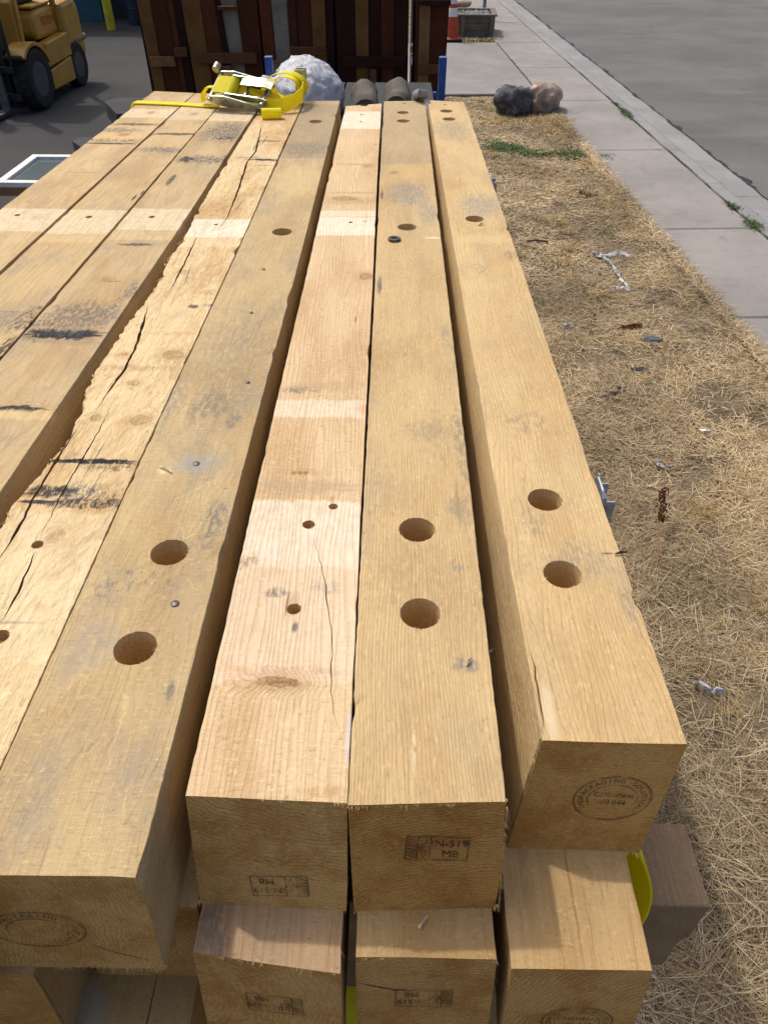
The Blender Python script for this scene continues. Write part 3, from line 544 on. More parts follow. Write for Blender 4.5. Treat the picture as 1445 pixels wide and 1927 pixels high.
beam('f', 'pinkish white timber beam with bleached batten strips and a splintered nail hole', ((-.241, .439), (-.050, .432), (-.229, 3.86), (-.061, 3.916)),
     [('band', 2.225, 2.384, WHT, .9, .004), ('band', 2.39, 2.44, WHT, .65, .006), ('band', 1.242, 1.302, WHT, .6, .008), ('band', .819, .981, (.76, .665, .52), .85, .010), ('band', 3.457, 3.758, WHT, .85, .004), ('band', .60, .819, (.72, .585, .42), .7, .02),
      ('blob', -.20, 1.345, .05, .018, GREY, .75, .02, .5), ('blob', -.13, 1.36, .11, .03, (.42, .30, .17), .55, .03, .3), ('blob', -.147, 1.018, .12, .028, (.40, .29, .17), .6, .02, .3), ('blob', -.16, 1.06, .05, .016, (.40, .27, .13), .5, .02, .5), ('knot', -.148, .601, .030, .008, 1.4), ('blob', -.148, .601, .022, .0035, (.05, .03, .02), .9, .006, .3), ('knot', -.072, 1.926, .020, .022, 1), ('knot', -.165, 2.56, .045, .022, .9), ('knot', -.098, 2.927, .014, .016, .8), ('blob', -.14, 2.53, .12, .05, BRN, .35, .03, .3), ('blob', -.14, 2.62, .12, .015, BRN, .4, .02, .5), ('blob', -.14, 2.95, .12, .012, BRN, .5, .02, .4),
      ('blob', -.226, .828, .022, .022, BRN, .65, .02, .8), ('blob', -.175, .765, .022, .014, (.12, .11, .11), .75, .02, .5), ('blob', -.10, .775, .03, .02, GREY, .4, .03, .9), ('blob', -.143, .742, .011, .034, (.50, .33, .22), .85, .004, 0), ('blob', -.137, .697, .006, .012, (.10, .09, .085), .8, .004, .3), ('blob', -.153, .742, .0025, .034, BRN, .8, .003, 0),
      ('blob', -.057, 1.27, .008, .03, (.62, .30, .13), .7, .006, 0), ('blob', -.215, .62, .02, .02, (.62, .33, .18), .35, .03, 0), ('blob', -.09, 1.67, .003, .02, BRN, .9, .003, 0), ('blob', -.05, .52, .006, .05, (.55, .53, .50), .7, .006, .5), ('blob', -.14, .62, .10, .012, (.34, .17, .06), .35, .02, .4), ('blob', -.075, .445, .05, .012, (.42, .22, .09), .5, .02, .3),
      ('blob', -.176, 1.059, .006, .0075, (.30, .17, .06), .95, .002, 0), ('blob', -.165, 1.059, .006, .0075, (.30, .17, .06), .95, .002, 0), ('blob', -.155, 1.059, .006, .0075, (.30, .17, .06), .95, .002, 0), ('blob', -.103, .985, .008, .014, (.45, .26, .10), .7, .006, .5), ('blob', -.09, 2.345, .012, .004, BRN, .9, .006, .3), ('blob', -.07, 3.22, .03, .006, GREY, .5, .01, .5)],
     PNK, PNKD, kw=dict(ring=.85, weather=.10, freq=120, warp=.022, saw=.9, rough=1.2, fl_sc=(90, 170), pith=(.33, -.02), drift=.02), end_light=(0.8, 0.486, 0.171), end_dark=(0.485, 0.248, 0.0691), ekw=dict(freq=170, pith=(.12, .32)),
     holes=[(-.137, .919, .0105, .12), (-.142, .732, .0105, .12), (-.099, .966, .008, .012), (-.133, 2.336, .007, .05), (-.143, 3.883, .02, .1), (-.147, 3.70, .007, .05), (-.147, 3.58, .007, .05)],
     cracks=[([(-.130, .900), (-.102, .793), (-.082, .678), (-.075, .571), (-.056, .505)], .0016, .02)], seed=6.4, lean=.046, roll=-.004, group=G, mk=dict(fray=('bottom', 'right', 'top')))
beam('g', 'straw coloured timber beam with a dark metal ring and dust piles on top', ((-.047, .429), (.138, .436), (-.051, 3.96), (.147, 3.972)),
     [('blob', .05, 2.60, .10, .16, (.22, .215, .19), .75, .06, .35), ('blob', .11, 2.42, .04, .12, (.24, .235, .20), .65, .04, .3), ('band', 2.95, 3.95, (.30, .25, .17), .55, .04), ('blob', .07, 2.85, .05, .12, (.56, .38, .17), .6, .04, .2), ('blob', .105, .824, .014, .018, (.25, .235, .21), .85, .012, 1.0), ('blob', .104, .634, .022, .018, (.22, .205, .18), .95, .012, .8),
      ('blob', .130, 1.15, .016, .17, GREY, .5, .02, .9), ('blob', .118, .96, .025, .06, (.20, .185, .16), .6, .03, .8), ('blob', .07, 1.2, .06, .05, (.26, .21, .14), .5, .03, .5), ('blob', .119, 2.21, .03, .008, (.75, .72, .66), .8, .012, .7), ('knot', .0, 2.843, .010, .014, 1), ('blob', .130, 1.58, .02, .09, (.24, .20, .14), .5, .03, .5),
      ('blob', .04, .80, .08, .12, (.30, .22, .12), .35, .05, .5), ('blob', -.035, 1.87, .008, .07, GREY, .9, .01, .6), ('blob', -.04, 2.6, .006, .05, BLK, .7, .01, .6), ('blob', .03, .50, .004, .06, (.70, .58, .36), .6, .006, .8), ('blob', .115, .98, .004, .08, (.30, .2, .08), .6, .006, .4)],
     (.56, .405, .205), (.38, .25, .11), kw=dict(ring=.6, weather=.35, freq=210, fl_sc=(200, 60), warp=.022, saw=.3, pith=(.55, -.22), drift=.015), end_light=(0.762, 0.415, 0.122), end_dark=(0.473, 0.222, 0.0504), ekw=dict(freq=210, pith=(.06, -.34)),
     holes=[(.043, .908, .0298, .12), (.044, .725, .0298, .12), (.042, 2.297, .029, .12), (.040, 3.588, .029, .12), (.039, 3.741, .027, .12), (.045, 3.92, .008, .1)], seed=7.8, lean=.044, roll=.004, group=G, mk=dict(fray=('bottom', 'top', 'right')))
beam('h', 'outermost straw coloured timber beam on the grass side, oval stamp on its end', ((.190, .517), (.370, .513), (.161, 3.99), (.334, 3.953)),
     [('blob', .285, 2.50, .09, .14, (.24, .235, .21), .7, .06, .3), ('blob', .265, 1.237, .045, .06, GREY, .5, .04, 1.0), ('blob', .30, .84, .06, .05, (.22, .20, .17), .5, .04, .9), ('blob', .235, .93, .03, .05, GREY, .45, .03, 1.0), ('blob', .25, 3.45, .09, .25, (.24, .20, .15), .6, .06, .5), ('blob', .335, 2.078, .025, .04, GREY, .6, .03, .9), ('blob', .24, 1.98, .03, .05, GREY, .4, .03, 1.0),
      ('blob', .355, .74, .012, .06, (.25, .21, .16), .6, .02, .9), ('blob', .205, .56, .012, .06, (.62, .50, .32), .7, .008, .4), ('blob', .197, .585, .0025, .07, BRN, .9, .003, 0), ('blob', .27, 2.2, .09, .05, (.62, .47, .25), .4, .03, .4), ('blob', .345, .855, .012, .003, (.2, .08, .04), .9, .002, 0)],
     (.57, .415, .21), (.40, .265, .118), kw=dict(ring=.6, weather=.35, freq=150, fl_sc=(230, 70), warp=.035, saw=.3, pith=(-.42, -.22), drift=-.012), end_light=(0.774, 0.43, 0.134), end_dark=(0.485, 0.238, 0.0569), ekw=dict(freq=240, pith=(.02, .6), ring=.8),
     holes=[(.266, .988, .0298, .12), (.266, .808, .0298, .12), (.255, 2.369, .029, .12), (.243, 3.628, .029, .12), (.239, 3.774, .029, .12), (.238, 3.90, .008, .1)], seed=8.6, lean=.047, roll=-.030, group=G, mk=dict(fray=('bottom', 'left', 'right'), ends=[([(.005, .140), (-.012, .158)], .0018, .01), ([(.040, .146), (.022, .166)], .0016, .01), ([(.052, .118), (.045, .128)], .0012, .01), ([(.012, .105), (.018, .093)], .0010, .008)]),
     cracks=[([(.199, .66), (.196, .58), (.1945, .512)], .0018, .02)])
# second layer
G2 = 'timbers of the second layer'
def beam2(key, label, x0, x1, y0, zt=1.341, lean=.04, light=(.46, .31, .145), dark=(.30, .185, .07), feats=(), skew=0.0, far=3.9, **k):
    kw = dict(ring=.5, weather=.15, freq=150, warp=.02); kw.update(k.pop('kw', {}))
    return beam(key, label, ((x0, y0), (x1, y0 + skew), (x0, far), (x1, far)), feats, light, dark, zt=zt, lean=lean, group=G2, kw=kw, seed=k.pop('seed', 1), mk=k.pop('mk', dict(fray=('top', 'right'), step=.03)), **k)
beam2('g_under_f', 'lower timber under the pinkish white beam, reddish top with torn fibres on its edge', -.240, -.056, .335, skew=-.022, light=(.45, .30, .165), dark=(.27, .155, .075), kw=dict(freq=90, ring=.75, pith=(.2, -.2), weather=.4), ekw=dict(freq=110, pith=(-.11, -.10), ring=.75), seed=11.3,
      feats=[('blob', -.22, .36, .03, .05, GREY, .6, .03, .5)])
beam2('g_under_g', 'lower timber under the ringed straw beam, split end grain with a ragged check', -.040, .134, .332, seed=12.7, kw=dict(freq=230, ring=.35), ekw=dict(freq=200, pith=(.1, -.4)), mk=dict(fray=('top', 'right'), step=.03, ends=[([(-.083, .055), (-.06, .063), (-.035, .070), (-.02, .068)], .006, .03), ([(.0, .042), (.025, .034)], .0022, .012)]))
beam2('g_under_h', 'lower timber on the grass side with a lit wedge of sun and oval stamp', .150, .322, .322, lean=.035, seed=13.9, kw=dict(freq=130, ring=.5, pith=(.0, -.6)), light=(.47, .315, .145), ekw=dict(freq=160, pith=(.3, -.3)),
      feats=[('blob', .24, .42, .0025, .12, BRN, .6, .006, .3)], mk=dict(fray=(), step=.03, rag=.003))
beam2('h1', 'lower timber with coarse sawn end beneath the cracked beam', -.62, -.428, .308, lean=.02, seed=14.1)
beam2('h3', 'recessed lower timber tucked under the grey stained beam', -.415, -.245, .387, lean=.02, seed=15.2, ekw=dict(freq=120, pith=(.18, -.2)), mk=dict(fray=(), step=.04))
for k, (xa, xb) in enumerate(((-1.30, -1.09), (-1.07, -.86), (-.84, -.645))):
    beam2('hx%d' % k, 'hidden lower timber of the yard side carrying the top layer', xa, xb, .34 + .03 * k, seed=16 + k, mk=dict(fray=(), step=.2))
beam2('h2', 'third layer timber jutting out lowest below the grey stained beam', -.455, -.270, .17, zt=1.153, seed=19.4, light=(.40, .26, .11), kw=dict(ring=.3, freq=60, blotch=.6), feats=[('blob', -.41, .32, .03, .05, (.34, .29, .22), .8, .02, .3), ('blob', -.33, .27, .0015, .12, BLK, .8, .002, 0)])
# printing on the ends
stamp(beams['e'], oval_mark(.056, .036, 'PACKAGING SOLUTIONS', ('', ''), 150, -60), -.035, .105)
stamp(beams['f'], ispm_mark('IN-519'), .012, .148, math.pi + R(3))
stamp(beams['g'], ispm_mark('IN-519', .076, .04), .012, .075, R(-4))
stamp(beams['h'], oval_mark(), .025, .092, R(-2))
stamp(beams['g_under_f'], ispm_mark('IN-1029'), .005, .085, math.pi + R(2))
stamp(beams['g_under_g'], ispm_mark('IN-519'), .00, .085, math.pi)
stamp(beams['g_under_h'], oval_mark(.046, .034, 'INDPACKAGING SOLUTIONS'), .01, .118)
for x, y in ((-.307, 1.371), (-.349, 1.702), (-.355, 1.968)): beams['e'].nail(x, y)
beams['e'].nail(-.358, 1.083, .0065); beams['e'].nail(-.319, .739, .0065)
# packing timbers that carry the two layers, on a lower bundle
OLD = wood('weathered_dunnage', (.33, .23, .135), (.19, .125, .07), pith=(.3, -.2), freq=150, ring=.5, weather=.3, seed=21, saw=.5)
def dunnage(label, a, b, group=None, mat=OLD, name='packing_timber'):
    o = MB().b2((0, 0, 0), [q - p for p, q in zip(a, b)]).build(name, mat, None, loc=a, bevel=.004); return tag(o, label, 'timber', group)
dunnage('grey weathered packing timber sticking out into the grass beside the yellow strap', (-.22, .470, 1.021), (.495, .602, 1.152))
dunnage('grey weathered packing timber directly beneath the one touching the yellow strap', (-.22, .474, .888), (.487, .604, 1.0205))
GD = 'packing timbers hidden under the stack'
for (a, b) in (((-.24, 3.40), (.47, 3.53)), ((-1.30, .47), (-.50, .60)), ((-1.30, 3.40), (-.50, 3.53))):
    dunnage('weathered packing timber hidden under the stack', (a[0], a[1], .888), (b[0], b[1], 1.152), GD)
dunnage('weathered packing timber hidden under the stack', (-.47, .62, .888), (-.25, .76, .9632), GD); dunnage('weathered packing timber hidden under the stack', (-.47, 3.2, .888), (-.25, 3.34, .9632), GD)
LOWM = beams['h1'].o.data.materials[0]
low = MB().box((0, 0, 0), (.19, 3.3, .182)); lm = None
for zi in range(4):
    for xi, x in enumerate((-1.2, -.98, -.75, -.36, -.12, .10, .24)):
        if lm is None: o = low.build('timber_beam', LOWM, bevel=.004); lm = o.data
        else: o = bpy.data.objects.new('timber_beam', lm); COL.objects.link(o)
        o.location = (x, 2.0, .253 + zi * .1815); tag(o, 'timber of the lower bundle beneath the packing timbers', 'timber', 'timbers of the lower bundle')
for y in (.7, 3.2): dunnage('ground sleeper under the lower timber bundle', (-1.32, y, -.02), (.36, y + .13, .1625), 'ground sleepers')

# ---------------------------------------------------------------- the setting
def asphalt(name, c, patch, seed):
    n = NT(name); a = n.noise(n.co, .55, 6, .6, off=(seed, 0, 0)); f = n.noise(n.co, 140, 3, .7); g = n.voro(n.co, 110)
    st = n.noise(n.co, 1.0, 5, .65, sc=(.5, 2.2, 1), off=(0, seed, 0))
    col = n.mix(n.mr(a, .35, .65), tuple(k * .84 for k in c), tuple(k * 1.1 for k in c))
    col = n.mix(n.mr(st, .52, .74, 0, .5), col, patch); ck = n.voro(n.vec('ADD', n.co, n.vec('SCALE', n.noise(n.co, 1.3, 4, .6, color=True), scale=.7)), .35, feature='DISTANCE_TO_EDGE'); col = n.mix(n.mr(ck, .008, .003, 0, .16), col, tuple(k * .4 for k in c))
    col = n.mix(n.mr(n.noise(n.co, 3.1, 6, .7, off=(seed, 5, 0)), .6, .72, 0, .55), col, tuple(k * .62 for k in c))
    col = n.mix(n.mr(g, .0, .5, .3, 0), col, tuple(k * 1.6 for k in c)); col = n.mix(n.mr(f, .5, .8, 0, .5), col, tuple(k * .55 for k in c))
    return n.fin(col, .9, n.bump(n.math('ADD', f, g), .5, .006), 0, .2)
def concrete(name, c, seed):
    n = NT(name); a = n.noise(n.co, 1.1, 6, .6, off=(seed, 0, 0)); b = n.noise(n.co, 7, 6, .7, off=(0, seed, 0)); f = n.noise(n.co, 230, 3, .7)
    col = n.mix(n.mr(a, .35, .68), tuple(k * .86 for k in c), tuple(k * 1.08 for k in c))
    col = n.mix(n.mr(b, .50, .72, 0, .6), col, tuple(k * .68 for k in c)); col = n.mix(n.mr(n.noise(n.co, 1.0, 6, .7, sc=(2.6, .9, 1), off=(seed, 9, 0)), .55, .7, 0, .5), col, tuple(k * .75 for k in c)); col = n.mix(n.mr(b, .42, .25, 0, .3), col, tuple(k * 1.12 for k in c))
    col = n.mix(n.mr(n.noise(n.co, 34, 4, .6, off=(3, seed, 0)), .66, .76, 0, .7), col, tuple(k * .55 for k in c))
    col = n.mix(n.mr(f, .55, .8, 0, .4), col, tuple(k * .65 for k in c))
    return n.fin(col, .9, n.bump(f, .35, .003), 0, .2)
ROAD = asphalt('road_asphalt', (.130, .127, .123), (.185, .172, .160), 2)
YARD = asphalt('yard_asphalt', (.050, .048, .047), (.072, .068, .065), 9)
WALK = concrete('sidewalk_concrete', (.264, .245, .224), 4)
GUTC = concrete('gutter_concrete', (.262, .258, .250), 8)
APRC = concrete('driveway_concrete', (.245, .230, .215), 6)
n = NT('dry_soil'); a = n.noise(n.co, 2.6, 6, .65); b = n.noise(n.co, 26, 5, .7); f = n.noise(n.co, 160, 3, .7)
c = n.mix(n.mr(a, .35, .65), (.115, .086, .058), (.235, .18, .115)); c = n.mix(n.mr(b, .45, .7, 0, .6), c, (.22, .175, .12)); c = n.mix(n.mr(f, .5, .8, 0, .6), c, (.05, .034, .02))
SOIL = n.fin(c, .95, n.bump(n.math('ADD', b, n.math('MULTIPLY', f, .5)), .9, .02), 0, .1)

def sheet(name, pts, z, mat, kind='structure'):
    m = MB(); m.add([(x, y, z) for x, y in pts], [tuple(range(len(pts)))]); return tag(m.build(name, mat), kind=kind)
sheet('ground', [(-400, -400), (400, -400), (400, 400), (-400, 400)], -.16, SOIL)
# the street frame: origin beside the grass strip, s along the street, t across it towards the road
SA = R(2.4); SO = Vector((2.50, 0, 0))
def st(t, s, z=0.0): return (SO.x + t * math.cos(SA) - s * math.sin(SA), SO.y + t * math.sin(SA) + s * math.cos(SA), z)
def quadstrip(name, t0, t1, s0, s1, z0, z1, mat):
    m = MB(); m.add([st(t0, s0, z0), st(t1, s0, z1), st(t1, s1, z1), st(t0, s1, z0)], [(0, 1, 2, 3)]); return m.build(name, mat)
tag(quadstrip('road', 1.50, 30, -12, 90, -.085, -.04, ROAD), kind='structure')
tag(sheet('yard', [(-60, -12), (-.05, -12), (.1, 4), (.45, 11.5), (.55, 60), (-60, 60)], .002, YARD), kind='structure')

def slab(parent, name, t0, t1, s0, s1, zt, mat, th=.10, ch=.011, seed=0):
    """one cast slab: chamfered edges, slight settlement"""
    m = MB(); g = .007; zt += (mnoise.noise(Vector((t0, s0, seed))) * .004)
    a = [(t0 + g, s0 + g), (t1 - g, s0 + g), (t1 - g, s1 - g), (t0 + g, s1 - g)]; b = [(t0 + g + ch, s0 + g + ch), (t1 - g - ch, s0 + g + ch), (t1 - g - ch, s1 - g - ch), (t0 + g + ch, s1 - g - ch)]
    vs = [st(*p, zt - th) for p in a] + [st(*p, zt - ch * .8) for p in a] + [st(*p, zt) for p in b]
    m.add(vs, [(k + o, (k + 1) % 4 + o, (k + 1) % 4 + 4 + o, k + 4 + o) for o in (0, 4) for k in range(4)] + [(8, 9, 10, 11)])
    return m.build(name, mat, parent)
walk = empty('sidewalk', (0, 0, 0)); tag(walk, kind='structure')
JS = [-8.0, -5.6, -3.2, -.8, 1.6, 3.9, 4.75, 6.42, 8.82, 11.20, 13.45, 15.75, 18.15, 20.6, 23.0, 25.4, 27.8, 30.2]
for k in range(len(JS) - 1): slab(walk, 'slab', 0, .885, JS[k], JS[k + 1], .05, WALK, seed=k)
tag(sheet('sidewalk_bed', [st(-.0, -12)[:2], st(.9, -12)[:2], st(.9, 60)[:2], st(-.0, 60)[:2]], .022, SOIL), kind='structure')
kerb = empty('kerb_and_gutter', (0, 0, 0)); tag(kerb, kind='structure')
for k in range(len(JS) - 1):
    s0, s1 = JS[k] + .003, JS[k + 1] - .003; sm = [s0, (s0 + s1) / 2 - .003, (s0 + s1) / 2 + .003, s1]
    for q in (0, 2):
        prof = [(.890, -.10), (.890, .050), (.900, .056), (1.020, .050), (1.060, .034), (1.110, -.045), (1.18, -.070), (1.505, -.078), (1.505, -.12)]
        m = MB(); A = [st(t, sm[q], z) for t, z in prof]; B = [st(t, sm[q + 1], z) for t, z in prof]; N = len(prof)
        m.add(A + B, [(i, i + 1, N + i + 1, N + i) for i in range(N - 1)] + [tuple(range(N)), tuple(range(2 * N - 1, N - 1, -1))])
        m.build('gutter_segment', GUTC, kerb)
apron = empty('driveway', (0, 0, 0)); tag(apron, kind='structure')
for (t0, t1) in ((-2.1, -1.35), (-1.35, 0)): slab(apron, 'slab', t0, t1, 11.62, 15.75, .05, APRC, seed=3)

# grass strip soil, gently uneven
N1, N2 = 70, 150; vs = []; fs = []
for j in range(N2 + 1):
    s = -1.5 + 13.1 * j / N2
    for i in range(N1 + 1):
        t = -2.45 + 2.45 * i / N1; p = st(t, s); edge = min(1, (N1 - i) / 6)
        vs.append((p[0], p[1], .012 + edge * (.012 + .022 * mnoise.fractal(Vector((p[0] * 1.6, p[1] * 1.6, 0)), .9, 2, 4) + .006 * mnoise.noise(Vector((p[0] * 14, p[1] * 14, 2))))))
for j in range(N2):
    for i in range(N1): a = j * (N1 + 1) + i; fs.append((a, a + 1, a + N1 + 2, a + N1 + 1))
m = MB(); m.add(vs, fs); so_ = m.build('verge_soil', SOIL, None, True); tag(so_, kind='structure')
sheet('planting_strip', [st(-3.0, 15.76)[:2], st(0, 15.76)[:2], st(0, 60)[:2], st(-3, 60)[:2]], .02, SOIL)
def soil_z(x, y): return .024 + .022 * mnoise.fractal(Vector((x * 1.6, y * 1.6, 0)), .9, 2, 4)

# ---------------------------------------------------------------- straw and grass
n = NT('straw'); at = n.attr('tint')
ST = n.fin(at[0], .75, None, 0, .25); n.b.inputs['Subsurface Weight'].default_value = 0
def blades(name, base, heading, length, width, lift, curl, cols, label, cat='grass', parent=None):
    """thin three-segment blades; arrays of the same length"""
    K = len(base); dirv = np.stack([np.cos(heading), np.sin(heading), np.zeros(K)], 1); side = np.stack([-np.sin(heading), np.cos(heading), np.zeros(K)], 1)
    rows = []
    for q in range(4):
        u = q / 3; p = base + dirv * (length * u * np.cos(lift) )[:, None]; p = p + side * (curl * u * u * length)[:, None]
        p[:, 2] += np.maximum(0, length * np.sin(lift) * (u - .55 * u * u)); w = width * (1 - .85 * u ** 2) / 2
        tw = np.zeros((K, 3)); tw[:, 2] = w * rng.uniform(-.7, .7, K)
        rows.append((p - side * w[:, None] - tw, p + side * w[:, None] + tw))
    V = np.empty((K, 8, 3)); 
    for q, (a, b) in enumerate(rows): V[:, q * 2] = a; V[:, q * 2 + 1] = b
    off = (np.arange(K) * 8)[:, None, None]; F = (np.array([[0, 1, 3, 2], [2, 3, 5, 4], [4, 5, 7, 6]])[None] + off).reshape(-1, 4)
    me = bpy.data.meshes.new(name); me.vertices.add(K * 8); me.vertices.foreach_set('co', V.reshape(-1)); me.loops.add(F.size); me.loops.foreach_set('vertex_index', F.reshape(-1).astype(np.int32))
    me.polygons.add(len(F)); me.polygons.foreach_set('loop_start', (np.arange(len(F)) * 4).astype(np.int32)); me.polygons.foreach_set('loop_total', np.full(len(F), 4, np.int32)); me.update(calc_edges=True)
    ca = me.color_attributes.new('tint', 'FLOAT_COLOR', 'POINT'); C4 = np.ones((K * 8, 4)); C4[:, :3] = np.repeat(cols, 8, axis=0); ca.data.foreach_set('color', C4.reshape(-1).astype(np.float32))
    me.materials.append(ST); o = bpy.data.objects.new(name, me); COL.objects.link(o)
    if label: tag(o, label, cat, None, 'stuff')
    return o
def scatter(s0, s1, t0, t1, per_m2):
    K = int((s1 - s0) * (t1 - t0) * per_m2); s = rng.uniform(s0, s1, K); t = rng.uniform(t0, t1, K)
    x = SO.x + t * math.cos(SA) - s * math.sin(SA); y = SO.y + t * math.sin(SA) + s * math.cos(SA); return x, y
STRAW = np.array([(.46, .35, .20), (.53, .42, .25), (.37, .27, .145), (.24, .17, .095), (.58, .48, .31), (.43, .30, .14), (.17, .12, .07)])
bx, by, bw, bl_, li = [], [], [], [], []
for (s0, s1, dens, w, l0, l1) in ((-.6, 1.4, 15000, .0021, .05, .28), (1.4, 3.0, 14500, .0023, .05, .22), (3.0, 5.5, 11000, .0027, .05, .16), (5.5, 8.5, 7000, .0037, .05, .13), (8.5, 11.55, 5000, .0046, .04, .11)):
    x, y = scatter(s0, s1, -2.25, .04, dens)
    dn = np.array([mnoise.fractal(Vector((a * 2.3, b * 2.3, 4)), .8, 2, 3) for a, b in zip(x, y)])
    keep = rng.random(len(x)) < np.clip(.76 + dn * 1.2, .14, 1); x, y = x[keep], y[keep]; K = len(x)
    bx.append(x); by.append(y); bw.append(w * rng.uniform(.6, 1.3, K)); bl_.append(rng.uniform(l0, l1, K) * rng.uniform(.5, 1, K)); li.append(np.abs(rng.normal(.08, .16, K)))
x, y = scatter(-.5, 11.5, -.10, .03, 5500); K = len(x)               # straw creeping over the slab edge
bx.append(x); by.append(y); bw.append(np.where(y > 5, .0045, .003) * rng.uniform(.6, 1.2, K)); bl_.append(rng.uniform(.03, .13, K)); li.append(np.abs(rng.normal(.25, .2, K)))
x = np.concatenate(bx); y = np.concatenate(by); K = len(x)
z = np.array([soil_z(a, b) for a, b in zip(x, y)]) + rng.uniform(0, .014, K); z = np.where((x - SO.x) * math.cos(SA) + y * math.sin(SA) > -.06, np.maximum(z, .05 + rng.uniform(0, .012, K)), z)
head = np.array([mnoise.noise(Vector((a * 1.1, b * 1.1, 9))) * 3.0 for a, b in zip(x, y)]) + rng.normal(0.4, 1.3, K)
patch = np.array([mnoise.fractal(Vector((a * 1.3, b * 1.3, 17)), .8, 2, 3) for a, b in zip(x, y)])
cols = STRAW[rng.integers(0, 7, K)] * rng.uniform(.85, 1.2, (K, 1)) * (1 + np.clip(patch, -.5, .5) * .6)[:, None]
blades('dead_grass', np.stack([x, y, z], 1), head, np.concatenate(bl_), np.concatenate(bw), np.concatenate(li), rng.normal(0, .22, K), cols, 'flattened dry straw covering the verge between timber stack and sidewalk')
# golden upright tufts
tx, ty = [], []
for q in range(120):
    s = rng.uniform(.8, 11.3); t = rng.uniform(-1.9, -.03); p = st(t, s); k = int(rng.integers(30, 90)); r = rng.uniform(.015, .05)
    tx.append(p[0] + rng.normal(0, r, k)); ty.append(p[1] + rng.normal(0, r, k))
for (px_, py_, k, r) in ((1.36, 10.25, 500, .09), (1.75, 10.2, 700, .16), (2.05, 10.15, 400, .10), (1.95, 9.8, 350, .12), (1.5, 2.72, 260, .05), (2.02, 9.5, 220, .1)):
    tx.append(px_ + rng.normal(0, r, k)); ty.append(py_ + rng.normal(0, r, k))
x = np.concatenate(tx); y = np.concatenate(ty); K = len(x); z = np.array([soil_z(a, b) for a, b in zip(x, y)])
cols = np.array([(.48, .33, .13), (.54, .40, .19), (.38, .27, .12)])[rng.integers(0, 3, K)] * rng.uniform(.8, 1.15, (K, 1))
blades('grass_tufts', np.stack([x, y, z], 1), rng.uniform(0, 6.28, K), rng.uniform(.05, .13, K), np.where(y > 5, .004, .0022), rng.uniform(.5, 1.4, K), rng.normal(0, .3, K), cols, 'golden upright tufts of dry grass on the verge')
def green(label, spots, h, w, zo=0.0):
    tx, ty = [], []
    for (px_, py_, rx, ry, k) in spots: tx.append(px_ + rng.normal(0, rx, k)); ty.append(py_ + rng.normal(0, ry, k))
    x = np.concatenate(tx); y = np.concatenate(ty); K = len(x); z = np.array([soil_z(a, b) for a, b in zip(x, y)]) if not zo else np.full(K, zo)
    cols = np.array([(.055, .105, .026), (.085, .15, .036), (.04, .075, .022)])[rng.integers(0, 3, K)] * rng.uniform(.7, 1.3, (K, 1))
    return blades('green_weeds', np.stack([x, y, z], 1), rng.uniform(0, 6.28, K), rng.uniform(.5, 1.2, K) * h, np.full(K, w), rng.uniform(.25, 1.2, K), rng.normal(0, .4, K), cols, label)
green('green weed patch reaching from near the stack to the sidewalk edge', [(1.16, 9.0, .07, .13, 900), (1.35, 8.88, .06, .10, 700), (1.50, 8.76, .05, .07, 500), (1.66, 8.72, .05, .04, 250), (1.92, 8.74, .07, .10, 800), (2.08, 8.66, .06, .06, 700), (2.24, 8.60, .06, .05, 350)], .075, .007)
green('sparse green sprigs among the straw', [(1.82, 6.45, .04, .06, 90), (1.35, 4.62, .03, .05, 70), (1.62, 2.62, .03, .05, 90), (1.56, 1.75, .04, .05, 110), (1.5, 7.6, .05, .05, 60)], .05, .004)
green('green weeds growing in the joint behind the kerb', [st(.885, 10.45)[:2] + (.025, .16, 420), st(.885, 10.95)[:2] + (.015, .05, 90), st(.885, 6.95)[:2] + (.02, .05, 180), st(.885, 6.50)[:2] + (.03, .07, 300)], .06, .006, .05)
green('green weeds at the foot of the wooden planter', [(1.78, 16.15, .10, .05, 500), (1.5, 16.12, .14, .04, 300), (1.93, 16.3, .05, .10, 200)], .08, .008)
tb = np.concatenate([rng.normal(1.5, .25, 700), rng.normal(1.93, .06, 250)]); ty = np.concatenate([rng.normal(16.1, .06, 700), rng.normal(16.25, .12, 250)]); K = 950
blades('dry_grass', np.stack([tb, ty, np.full(K, .02)], 1), rng.uniform(0, 6.28, K), rng.uniform(.04, .14, K), np.full(K, .007), rng.uniform(.2, 1.2, K), rng.normal(0, .3, K), STRAW[rng.integers(0, 7, K)], 'dry grass along the foot of the wooden planter')

def dirt_strip(name, t, s0, s1, w, z, mat, seed, side=0.5, fq=1.6):
    m = MB(); K = int((s1 - s0) / .015); vs = []
    for k in range(K + 1):
        s = s0 + (s1 - s0) * k / K; a = w * max(.04, .35 + 1.5 * mnoise.fractal(Vector((s * fq, seed, 1)), .6, 2, 6)); b = w * max(.04, .35 + 1.5 * mnoise.fractal(Vector((s * fq * 1.2, seed, 9)), .6, 2, 6))
        vs += [st(t - a * side, s, z), st(t + b * (1 - side), s, z + .001)]
    m.add(vs, [(2 * k, 2 * k + 1, 2 * k + 3, 2 * k + 2) for k in range(K)]); return tag(m.build(name, mat), kind='structure')
DIRT = plain('grey_grit', (.085, .075, .066), .95, .4, 20, bump=.8, bscale=120)
TARM = plain('asphalt_edge_tar', (.028, .027, .028), .9, .4, 14, bump=.6)
dirt_strip('verge_dirt', 0.005, -1, 11.6, .045, .0555, SOIL, 3, .2)
dirt_strip('joint_dirt', .888, -1, 14, .018, .0585, DIRT, 7, .7)
dirt_strip('gutter_grit', 1.50, 3, 30, .075, -.0735, TARM, 11, .3)
dirt_strip('gutter_silt', 1.16, 3, 24, .06, -.060, DIRT, 15, .4)
